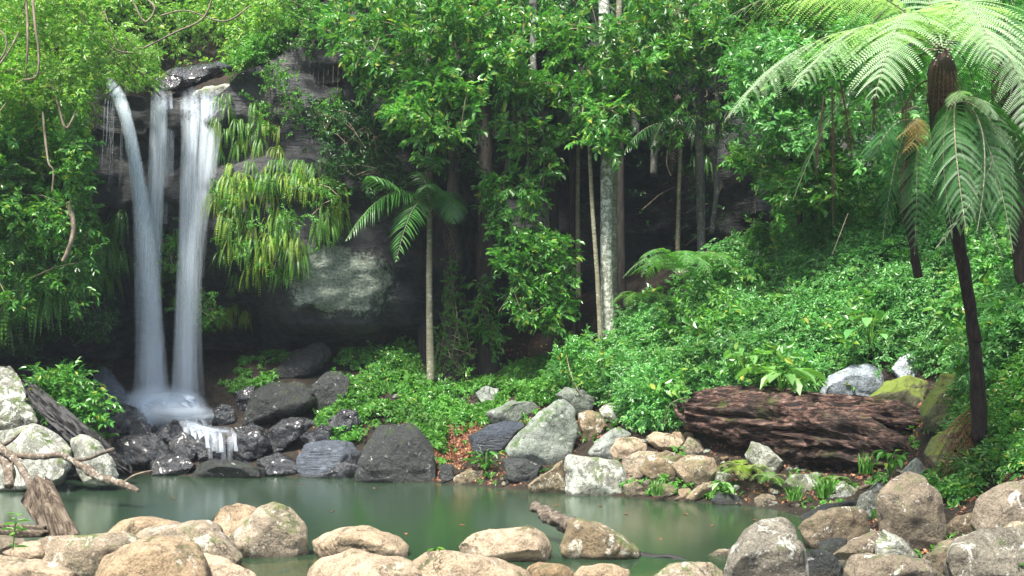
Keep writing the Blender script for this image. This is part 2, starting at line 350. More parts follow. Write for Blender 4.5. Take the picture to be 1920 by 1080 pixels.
# ------------------------------------------------------------------ leaf building blocks
def leaf_v(L, W, fold=.18, curl=.15):
    """one leaf along +x, normal +z: base, left2, tip, right2, folded on the midrib"""
    V = np.array([[0, 0, 0], [L*.3, W*.5, fold*W], [L*.68, W*.42, fold*W-curl*L*.3], [L, 0, -curl*L], [L*.68, -W*.42, fold*W-curl*L*.3], [L*.3, -W*.5, fold*W]])
    return V, np.array([0, 3, 2, 1, 0, 5, 4, 3])
def rotz(a): c, s = math.cos(a), math.sin(a); return np.array([[c, -s, 0], [s, c, 0], [0, 0, 1]])
def roty(a): c, s = math.cos(a), math.sin(a); return np.array([[c, 0, s], [0, 1, 0], [-s, 0, c]])
def rotx(a): c, s = math.cos(a), math.sin(a); return np.array([[1, 0, 0], [0, c, -s], [0, s, c]])
def sprig(n=9, L=.15, W=.065, length=.34, seed=0, droop=.5, spread=1.0):
    """leafy twig along +x: leaves alternate on both sides, plus a whorl at the tip"""
    rg = random.Random(seed); b = Bag()
    for k in range(n):
        u = (k+.5)/n; x = length*u; a = (1 if k % 2 else -1)*rg.uniform(.5, 1.2)*spread*(1-u*.4)
        l = L*rg.uniform(.7, 1.15); V, F = leaf_v(l, W*l/L, .2, rg.uniform(.05, .35))
        V = V@(rotz(a)@roty(rg.uniform(-.25, droop))@rotx(rg.uniform(-.6, .6))).T+[x, 0, rg.uniform(-.03, .04)-droop*.25*length*u*u]
        b.add(V, F, [4, 4])
    return b.arr()
SPR = [sprig(9, .15, .07, .34, s) for s in range(5)]
SPR_S = [sprig(11, .085, .04, .26, s+20) for s in range(5)]
SPR_H = [sprig(8, .13, .055, .36, s+40, droop=1.0) for s in range(5)]
def rosette(n, L, W, seed, lift=.3):
    rg = random.Random(seed); b = Bag()
    for k in range(n):
        l = L*rg.uniform(.75, 1.1); V, F = leaf_v(l, W*l/L, .15, rg.uniform(.1, .4))
        b.add(V@(rotz(2*math.pi*k/n+rg.uniform(-.3, .3))@roty(-rg.uniform(0, lift))).T, F, [4, 4])
    return b.arr()
ROS = [rosette(6, .10, .045, s) for s in range(4)]
ROS_T = [rosette(5, .06, .032, s+9) for s in range(4)]
def vol(poly, d0, d1, n, sc=1.1, th=0.0, seed=0, bias=None):
    """n twig positions in the body of air bounded by an outline and two distances, thinned by a noise so it clumps"""
    rg = np.random.default_rng(seed); xs = [p[0] for p in poly]; ys = [p[1] for p in poly]; out = []; tot = 0
    for _ in range(40):
        m = n*2; px = rg.uniform(min(xs), max(xs), m); py = rg.uniform(min(ys), max(ys), m); k = in_poly(px, py, poly)
        px, py = px[k], py[k]; d = rg.uniform(d0, d1, len(px))
        p = np.stack([(px-960)/FP*d, d, CH+(HZ-py)/FP*d], 1)
        nz = fbm(p*np.array([1, 1, 2.3])/sc+seed*3.7, 3); p = p[nz > th]
        out.append(p); tot += len(p)
        if tot >= n: break
    return np.concatenate(out)[:n]
def leaves_at(bag, protos, pos, s0=.8, s1=1.3, tilt=1.0, m=0, seed=1, lean=(0, -.35, 0), flip=0):
    rg = np.random.default_rng(seed)
    inst(bag, protos, pos, frames(len(pos), tilt, rg, np.array(lean), flip), rg.uniform(s0, s1, len(pos)), m, rg)

# fronds -------------------------------------------------------------------
def bez(p0, p1, p2, t):
    t = np.asarray(t)[:, None]; return p0*(1-t)**2+2*p1*t*(1-t)+p2*t*t
def frond_arr(bag, p0, p1, p2, width, npin=26, m=22, up=(0, 0, 1), droop=.3, start=.12, seed=0, pinw=.04, twopin=True, matl=0, mats=1, stem=.012, jit=.16):
    rg = np.random.default_rng(seed); p0, p1, p2 = (np.asarray(v, float) for v in (p0, p1, p2))
    t = np.linspace(0, 1, 14); pts = bez(p0, p1, p2, t); bag.add(*tube_arr(pts, np.linspace(stem, stem*.25, 14), 5), mats)
    ts = np.linspace(start, .985, npin); B = bez(p0, p1, p2, ts); e = 1e-3
    Tn = norm(bez(p0, p1, p2, np.minimum(ts+e, 1))-bez(p0, p1, p2, ts-e)); up = norm(np.asarray(up, float))
    S = norm(np.cross(Tn, up)); N = np.cross(S, Tn)
    for i in range(npin):
        u = (ts[i]-start)/(1-start); ln = width*max(.06, (math.sin(math.pi*min(1, u*.80+.20))**.75))*rg.uniform(.93, 1.05)
        for sg in (-1, 1):
            if rg.random() < .045: continue
            d = norm(S[i]*sg+Tn[i]*(.35+.5*u)+N[i]*rg.uniform(-jit, jit)+Tn[i]*rg.uniform(-jit, jit))
            j = np.arange(m); s = (j+.5)/m
            c = B[i]+d*(ln*s)[:, None]-np.array([0, 0, 1])*(droop*ln*s*s)[:, None]+Tn[i]*(.10*ln*s*s)[:, None]
            q = norm(np.cross(d, N[i])); hw = ln/m*.42
            if twopin:
                pl = pinw*np.sqrt(np.clip(1-s**1.6, .03, 1))*min(1, ln/width*1.2+.15)
                for sg2 in (-1, 1):
                    a = c-d*hw; b = c+d*hw; tip = c+(q*sg2)*pl[:, None]+d*(pl*.3)[:, None]-N[i]*(pl*.15)[:, None]
                    V = np.stack([a, b, tip+d*hw*.35, tip-d*hw*.35], 1).reshape(-1, 3)
                    bag.quads(V, np.arange(len(V)).reshape(-1, 4), matl)
            else:
                k = 5; s = np.linspace(0, 1, k); c = B[i]+d*(ln*s)[:, None]-np.array([0, 0, 1])*(droop*ln*s**2)[:, None]
                wd = pinw*np.array([.5, 1, .9, .6, .05])
                V = np.concatenate([c+q*wd[:, None]*.5, c, c-q*wd[:, None]*.5]); V[:k] += N[i]*pinw*.25; V[2*k:] += N[i]*pinw*.25
                Q = [[a, a+1, a+k+1, a+k] for a in range(k-1)]+[[a+k, a+k+1, a+2*k+1, a+2*k] for a in range(k-1)]
                bag.quads(V, Q, matl)
def sword(seed, n=11, L=.75, W=.062, out=.3, m=26):
    """clump of long hanging comb-edged fronds growing out of a wall that faces -y"""
    rg = random.Random(seed); b = Bag()
    for k in range(n):
        a = rg.uniform(-1.35, 1.35); l = L*rg.uniform(.55, 1.15); o = out*rg.uniform(.5, 1.2)
        dr = np.array([math.sin(a)*.8, -math.cos(a), 0]); base = np.array([rg.uniform(-.1, .1), 0, rg.uniform(-.12, .1)])
        p1 = base+dr*o+[0, 0, rg.uniform(.05, .25)]; p2 = base+dr*o*1.5+[0, 0, -l]
        t = np.linspace(0, 1, m+1); c = bez(base, p1, p2, t); tg = norm(np.gradient(c, axis=0)); s = norm(np.cross(tg, dr+np.array([0, 0, .3])))
        w_ = W*.5*np.clip(np.minimum(t*5+.25, (1-t)*3.5+.12), 0, 1); nn = np.cross(s, tg)
        for sg in (-1, 1):
            V = np.stack([c[:-1], c[:-1]*.25+c[1:]*.75, c[1:]*.55+c[:-1]*.45+s[1:]*(sg*w_[1:])[:, None]-nn[1:]*W*.12, c[:-1]*.85+c[1:]*.15+s[:-1]*(sg*w_[:-1])[:, None]-nn[:-1]*W*.12], 1).reshape(-1, 3)
            b.quads(V, np.arange(len(V)).reshape(-1, 4))
    return b.arr()
# ================================================================== SETTING
GC = [(-400,930,17,0),]
def gp(px, py, d): p = P(px, py, d); return (p[0], p[1], p[2])
ctrl = []
for px, py, d in [  # points of the visible ground
    (-60,893,21),(0,885,21.6),(120,880,22),(260,890,21.9),(380,893,21.6),(500,893,21.6),(660,893,21.4),(820,902,20.4),(950,912,19.4),(1060,922,18.7),(1180,930,18.0),(1300,940,17.3),(1400,948,16.7),(1480,960,15.9),
    (100,840,22.5),(0,800,22),(-100,760,22.5),(300,800,23.8),(300,750,25),(240,720,25.6),(420,790,23.8),(480,740,24.8),(420,690,26.5),(300,690,27.5),(150,690,27),(0,690,27),
    (560,840,22.6),(600,740,24.8),(560,690,26.5),(660,800,22.8),(700,760,23.9),(720,690,25.9),(660,655,27.6),(780,790,22.7),(800,700,25.6),(850,640,29),(860,850,21.1),(900,770,23.6),(940,700,26),(930,650,29),
    (1040,780,21.8),(1060,690,24.5),(1060,650,27),(1200,810,19.4),(1200,770,20.6),(1200,700,22),(1230,600,24),(1300,520,25),(1420,470,25.5),(1550,400,26),(1700,360,26),(1900,300,26),(1340,700,21),(1350,600,22.6),(1500,520,23.2),(1500,700,20.4),(1500,620,21.5),
    (1650,620,20.2),(1650,480,22.6),(1800,440,21.5),(1340,880,18.2),(1450,885,17.6),(1600,890,16.8),(1710,900,16.0),(1250,870,18.6),
    (1650,740,19.3),(1760,745,18.6),(1660,860,17.4),(1850,640,16.8),(1950,520,18),(2050,600,15),(1840,800,14.1),(1900,880,12.6),(1780,900,14.2),(1980,800,12.5),(2200,700,13)]:
    x, y, z = gp(px, py, d); ctrl.append((x, y, max(z, -.05) if py > 885 and px < 1500 and d > 15.8 else z))
ctrl += [(x, y, z) for x, y, z in [
    (-9,18.5,-.7),(-5,18,-.9),(-1,17,-.9),(2.2,15.8,-.7),(-6,15,-.6),(0,14.6,-.6),(3.2,14.2,-.4),(-8,14.8,-.4),(-11,17,-.3),(-14,17,.5),(-13,20,1.0),
    (-7,13,-.16),(-4,12.6,-.08),(-2.2,12,-.04),(-2.7,11.3,-.03),(-3.2,12,-.04),(-2.2,12.8,-.07),(0,12,-.15),(2,12.2,-.2),(3.4,12.6,-.1),(4.6,12.9,.05),(5.6,11.5,.08),(7,12,.45),(7.5,10,.35),(4,10.8,.0),(5,10,.05),(6.5,13,.5),
    (-6,10.6,.0),(-3,10.6,-.08),(0,10.3,-.05),(2.5,10.2,-.05),(-5,8,.2),(0,8,.1),(4,8,.3),(0,4,.4),(0,-4,.7),(-10,4,1.2),(10,4,1.6),(-10,12,.6),(-20,15,3),(20,10,4),(-16,-8,4),(16,-8,4),(0,-14,3),(20,25,12),(-18,25,5)]]
ctrl = np.array(ctrl)
_g = rbf(ctrl[:, :2], ctrl[:, 2])
def ground(x, y, rough=True):
    z = _g(x, y)
    if rough:
        q = np.stack([np.ravel(x), np.ravel(y), np.zeros(np.size(x))], 1)
        z = z+(fbm(q*.9, 4)*.14).reshape(np.shape(x))*np.clip((np.asarray(z)+.5)*1.5, .25, 1)
    return z
nx, ny = 330, 290
xs = np.linspace(-24, 24, nx)[None]*np.ones((ny, 1)); ys = np.linspace(-16, 31, ny)[:, None]*np.ones((1, nx))
def grid_quads(ny, nx):
    i = np.arange(ny-1)[:, None]*nx+np.arange(nx-1)[None]; return np.stack([i, i+1, i+nx+1, i+nx], -1).reshape(-1, 4)
gz = ground(xs, ys)
V = np.stack([xs, ys, gz], -1).reshape(-1, 3); Q = grid_quads(ny, nx)
tag(mesh_obj('ground', V, Q.ravel(), np.full(len(Q), 4), M['ground'], smooth=True), kind='structure')

cc = [(-200,100,24),(-200,600,24),(60,100,24.6),(100,400,24.6),(100,590,24.9),(100,660,28),(100,720,28.5),(-100,660,28),
    (200,165,25.6),(300,165,25.5),(395,165,25.3),(240,300,25.9),(330,300,25.8),(300,390,25.6),(300,425,26.3),(200,420,25.9),(300,560,26.8),(300,625,28.8),(300,700,29.2),(165,300,24.9),(165,500,25.2),
    (425,200,24.8),(430,400,24.9),(500,300,24.7),(520,450,24.8),(480,560,25.6),(480,610,26.6),(470,650,28.9),(480,700,29.2),
    (560,60,26.4),(600,150,25.9),(620,260,25.4),(600,380,25.1),(630,500,24.9),(640,600,25.3),(700,590,25.6),(640,650,28),(560,650,28.6),(700,480,25.3),(680,690,29),
    (720,300,26.2),(780,450,26.6),(720,560,25.7),(760,590,26.1),(820,600,26.9),(820,500,27.2),(520,600,25.4),(570,610,25.2),(760,640,28.6),(830,650,29.2),(760,690,29.5),(760,100,27.5),(900,200,29),(900,450,30),(920,640,31.2),(930,700,31.5),
    (1100,0,29.5),(1100,230,29),(1100,330,30.6),(1100,500,31.4),(1120,640,31.8),(1250,250,29.4),(1250,450,31),(1250,600,31.5),(1400,280,28.6),(1420,400,28.8),(1400,550,30),
    (1600,200,30),(1900,100,30),(1900,400,30),(2300,300,29)]
cc3 = np.array([P(*c) for c in cc]); _c = rbf(np.c_[cc3[:, 0], cc3[:, 2]], cc3[:, 1])
def cliff_y(x, z, rough=True):
    y = _c(x, z)
    if rough:
        q = np.stack([np.ravel(x), np.ravel(z)*0, np.ravel(z)], 1); sh = np.shape(x)
        y = y+(fbm(q*[.45, 1, .6]+3, 4)*.7).reshape(sh)
        st = vnoise(np.stack([q[:, 0]*.22, q[:, 0]*0+7, q[:, 2]*1.5], 1)); st = np.tanh(st*7)*.17
        bl = np.tanh(vnoise(np.stack([q[:, 0]*.8, q[:, 0]*0+2, q[:, 2]*.9], 1)*1.0)*6)*.12
        y = y+(st+bl).reshape(sh)+(fbm(q*3.5, 4)*.09).reshape(sh)
    return y
TX = np.array([-24, -10.4, -7.6, -6.2, -4.8, -3, 24.]); TZ = np.array([9.6, 9.45, 9.3, 10.1, 12.2, 14.3, 14.8])
nx, ny = 520, 190
xs = np.linspace(-22, 22, nx)[None]*np.ones((ny, 1)); top = np.interp(xs, TX, TZ)
v = np.linspace(0, 1, ny)[:, None]; zs = -1+v*(top+1)
cy = cliff_y(xs, zs)
V = np.stack([xs, cy, zs], -1).reshape(-1, 3); Q = grid_quads(ny, nx)
tag(mesh_obj('cliff', V, Q.ravel(), np.full(len(Q), 4), M['cliff'], smooth=True), kind='structure')
# hillside above the cliff, sharing its edge
def hill_z(x, edge_y, dy):
    t = np.interp(x, TX, TZ); q = np.stack([np.ravel(x), np.ravel(edge_y+dy), np.ravel(x)*0], 1)
    sl = np.interp(x, [-24, -12, -10.3, -7.5, -6, 24], [.9, .85, .32, .32, .8, .9])
    return t+np.minimum(dy, 2.5)*sl*.9+np.maximum(dy-2.5, 0)*.95+(fbm(q*.5, 4)*.6).reshape(np.shape(x))*np.clip(dy, 0, 1)
ny2 = 90; dyv = (np.linspace(0, 1, ny2)**1.5*22)[:, None]*np.ones((1, nx))
hx = xs[0][None]*np.ones((ny2, 1)); ey = cy[-1][None]*np.ones((ny2, 1)); 
V = np.stack([hx, ey+dyv, hill_z(hx, ey, dyv)], -1).reshape(-1, 3); Q = grid_quads(ny2, nx)
tag(mesh_obj('hillside', V, Q.ravel(), np.full(len(Q), 4), M['ground'], smooth=True), kind='structure')

# the pool
def water_mat():
    t = NT('still_green_water'); 
    v = t.coords((1, .35, 1), world=True)
    b = t.bump(t.noise(v, 2.5, 3, .5), .05, .05)
    tr = t.n('ShaderNodeBsdfTransparent'); tr.inputs[0].default_value = (.85, .88, .78, 1)
    df = t.n('ShaderNodeBsdfDiffuse'); df.inputs[0].default_value = (.045, .105, .05, 1)
    m1 = t.n('ShaderNodeMixShader'); m1.inputs[0].default_value = .32; t.l(tr.outputs[0], m1.inputs[1]); t.l(df.outputs[0], m1.inputs[2])
    gl = t.n('ShaderNodeBsdfGlossy'); gl.inputs['Roughness'].default_value = .18; gl.inputs[0].default_value = (.95, 1, .97, 1); t.l(b, gl.inputs['Normal'])
    fr = t.n('ShaderNodeFresnel'); fr.inputs[0].default_value = 1.33
    m2 = t.n('ShaderNodeMixShader'); t.l(fr.outputs[0], m2.inputs[0]); t.l(m1.outputs[0], m2.inputs[1]); t.l(gl.outputs[0], m2.inputs[2])
    va = t.n('ShaderNodeVolumeAbsorption'); va.inputs[0].default_value = (.45, .62, .36, 1); va.inputs[1].default_value = 1.4
    t.l(va.outputs[0], t.out.inputs['Volume']); return t.done(m2.outputs[0])
b = Bag(); x0, x1, y0, y1, z0, z1 = -17, 9.5, 4, 24.2, -1.4, 0
b.add([(x0,y0,z0),(x1,y0,z0),(x1,y1,z0),(x0,y1,z0),(x0,y0,z1),(x1,y0,z1),(x1,y1,z1),(x0,y1,z1)],
      [0,3,2,1, 4,5,6,7, 0,1,5,4, 1,2,6,5, 2,3,7,6, 3,0,4,7], [4]*6)
tag(b.build('pool_water', water_mat()), kind='structure')

# ================================================================== ROCKS
def hull_mesh(pts):
    bm = bmesh.new()
    for p in pts: bm.verts.new(p)
    r = bmesh.ops.convex_hull(bm, input=bm.verts)
    bmesh.ops.delete(bm, geom=[e for e in r['geom_interior'] if isinstance(e, bmesh.types.BMVert)], context='VERTS')
    me = bpy.data.meshes.new('h'); bm.to_mesh(me); bm.free(); return me
def refine(me, vox):
    o = bpy.data.objects.new('h', me); C.objects.link(o)
    md = o.modifiers.new('r', 'REMESH'); md.mode = 'VOXEL'; md.voxel_size = vox; md.adaptivity = 0
    dg = bpy.context.evaluated_depsgraph_get(); ev = o.evaluated_get(dg); m2 = ev.to_mesh()
    V = np.empty(len(m2.vertices)*3); m2.vertices.foreach_get('co', V); V = V.reshape(-1, 3).copy()
    L = np.empty(len(m2.loops), np.int32); m2.loops.foreach_get('vertex_index', L)
    T = np.empty(len(m2.polygons), np.int32); m2.polygons.foreach_get('loop_total', T)
    E = np.empty(len(m2.edges)*2, np.int32); m2.edges.foreach_get('vertices', E)
    ev.to_mesh_clear(); bpy.data.objects.remove(o); bpy.data.meshes.remove(me)
    return V, L, T, E.reshape(-1, 2)
def lap(V, E, it, f=.5):
    n = len(V); deg = np.bincount(E.ravel(), minlength=n)[:, None]
    for _ in range(it):
        s = np.zeros_like(V)
        for a in range(3): s[:, a] = np.bincount(E[:, 0], V[E[:, 1], a], n)+np.bincount(E[:, 1], V[E[:, 0], a], n)
        V = V+(s/np.maximum(deg, 1)-V)*f
    return V
def vnormals(V, L, T):
    if (T == 4).all():
        q = L.reshape(-1, 4); fn = np.cross(V[q[:, 2]]-V[q[:, 0]], V[q[:, 3]]-V[q[:, 1]]); N = np.zeros_like(V)
        for k in range(4):
            for a in range(3): N[:, a] += np.bincount(q[:, k], fn[:, a], len(V))
    else:
        N = V-V.mean(0)
    return norm(N)
NR = [0]
def ray_ground(px, py, lo=9.3, hi=29):
    ds = np.arange(lo, hi, .05); q = np.array([P(px, py, d) for d in ds]); g = ground(q[:, 0], q[:, 1]); k = np.where(q[:, 2] <= np.maximum(g, -.12))[0]
    return ds[k[0]] if len(k) else None
def facet(V, n, rg, lo=.01, hi=.10, bias=(0, -1.9, .35)):
    for _ in range(n):
        d = norm(rg.normal(size=3)+np.array(bias)); s = V@d; h = s.max()-np.ptp(s)*rg.uniform(lo, hi); V = V-np.maximum(s-h, 0)[:, None]*d*.96
    return V
def rock(outline, d, mat, label, t=.8, sm=4, amp=.06, fac=8, res=36, seed=None, cat='boulder', group=None, sink=.14, front=(.35, .75), name=None, depth=None, yaw=0):
    NR[0] += 1; seed = NR[0]*13 if seed is None else seed; rg = random.Random(seed)
    o = np.array(outline, float); c = o.mean(0); W = np.ptp(o[:, 0])/FP*d; Hh = np.ptp(o[:, 1])/FP*d
    D = (W*.5*t if depth is None else depth); D = max(D, .1); D = min(D, 1.6*Hh+.35)
    ym = o[:, 1].max(); pts = []
    hit = ray_ground(c[0], min(ym, 1078)-2)
    if hit is not None and hit < d-.05: d = max(hit+.1, 9.4)
    nk = len(o)
    for k in range(len(o)):
        px, py = o[k]; j = D*rg.uniform(-.12, .12)
        pts.append(P(px, py, d+j))
        if py > c[1]+(ym-c[1])*.45:
            q = P(px, py, d); q[0] += (P(c[0], 0, d)[0]-q[0])*.06; q[2] -= sink*max(Hh, .25); pts.append(q)
            q = q.copy(); q[1] -= D*.5; pts.append(q)
        if rg.random() < .4: continue
        s = rg.uniform(*front); up = (py < c[1])
        s2 = s*.85 if up else min(.97, s+.25)
        pts.append(P(c[0]+(px-c[0])*s2, c[1]+(py-c[1])*s2, d-D*rg.uniform(.6, 1)*(1 if not up else .8)))
        s = rg.uniform(.45, .85); pts.append(P(c[0]+(px-c[0])*s, c[1]+(py-c[1])*s, d+D*rg.uniform(.6, 1)))
    pts = np.array(pts)
    V, L, T, E = refine(hull_mesh(pts), max(W, Hh, .2)/res)
    V = facet(V, fac, np.random.default_rng(seed), bias=(0, -3, .3) if sm == 1 else (0, -1.9, .35)); V = lap(V, E, sm, .45 if sm == 1 else .6); N = vnormals(V, L, T); S = max(.15, (W*Hh)**.5)
    sx = np.array([seed*3.1, seed*1.7, 0])
    h = fbm(V/(S*.55)+sx, 3)*amp*S
    cr = np.abs(vnoise(V/(S*.38)+sx+9)); h -= np.clip(.14-cr, 0, 1)*amp*S*2.0          # broken creases
    chip = np.tanh(vnoise(V/(S*.30)+sx+31)*5)*amp*S*.28                               # chipped flats
    h += chip+fbm(V/(S*.12)+sx, 4)*amp*S*.28
    V = V+N*h[:, None]
    ctr = np.array([V[:, 0].mean(), V[:, 1].mean(), V[:, 2].min()])
    ob = mesh_obj(name or ('boulder' if max(W, Hh) > .45 else 'stone'), V, L, T, M[mat], smooth=True, origin=ctr)
    if sm <= 2: ob.data.set_sharp_from_angle(angle=R(27))
    return tag(ob, label, cat, group)
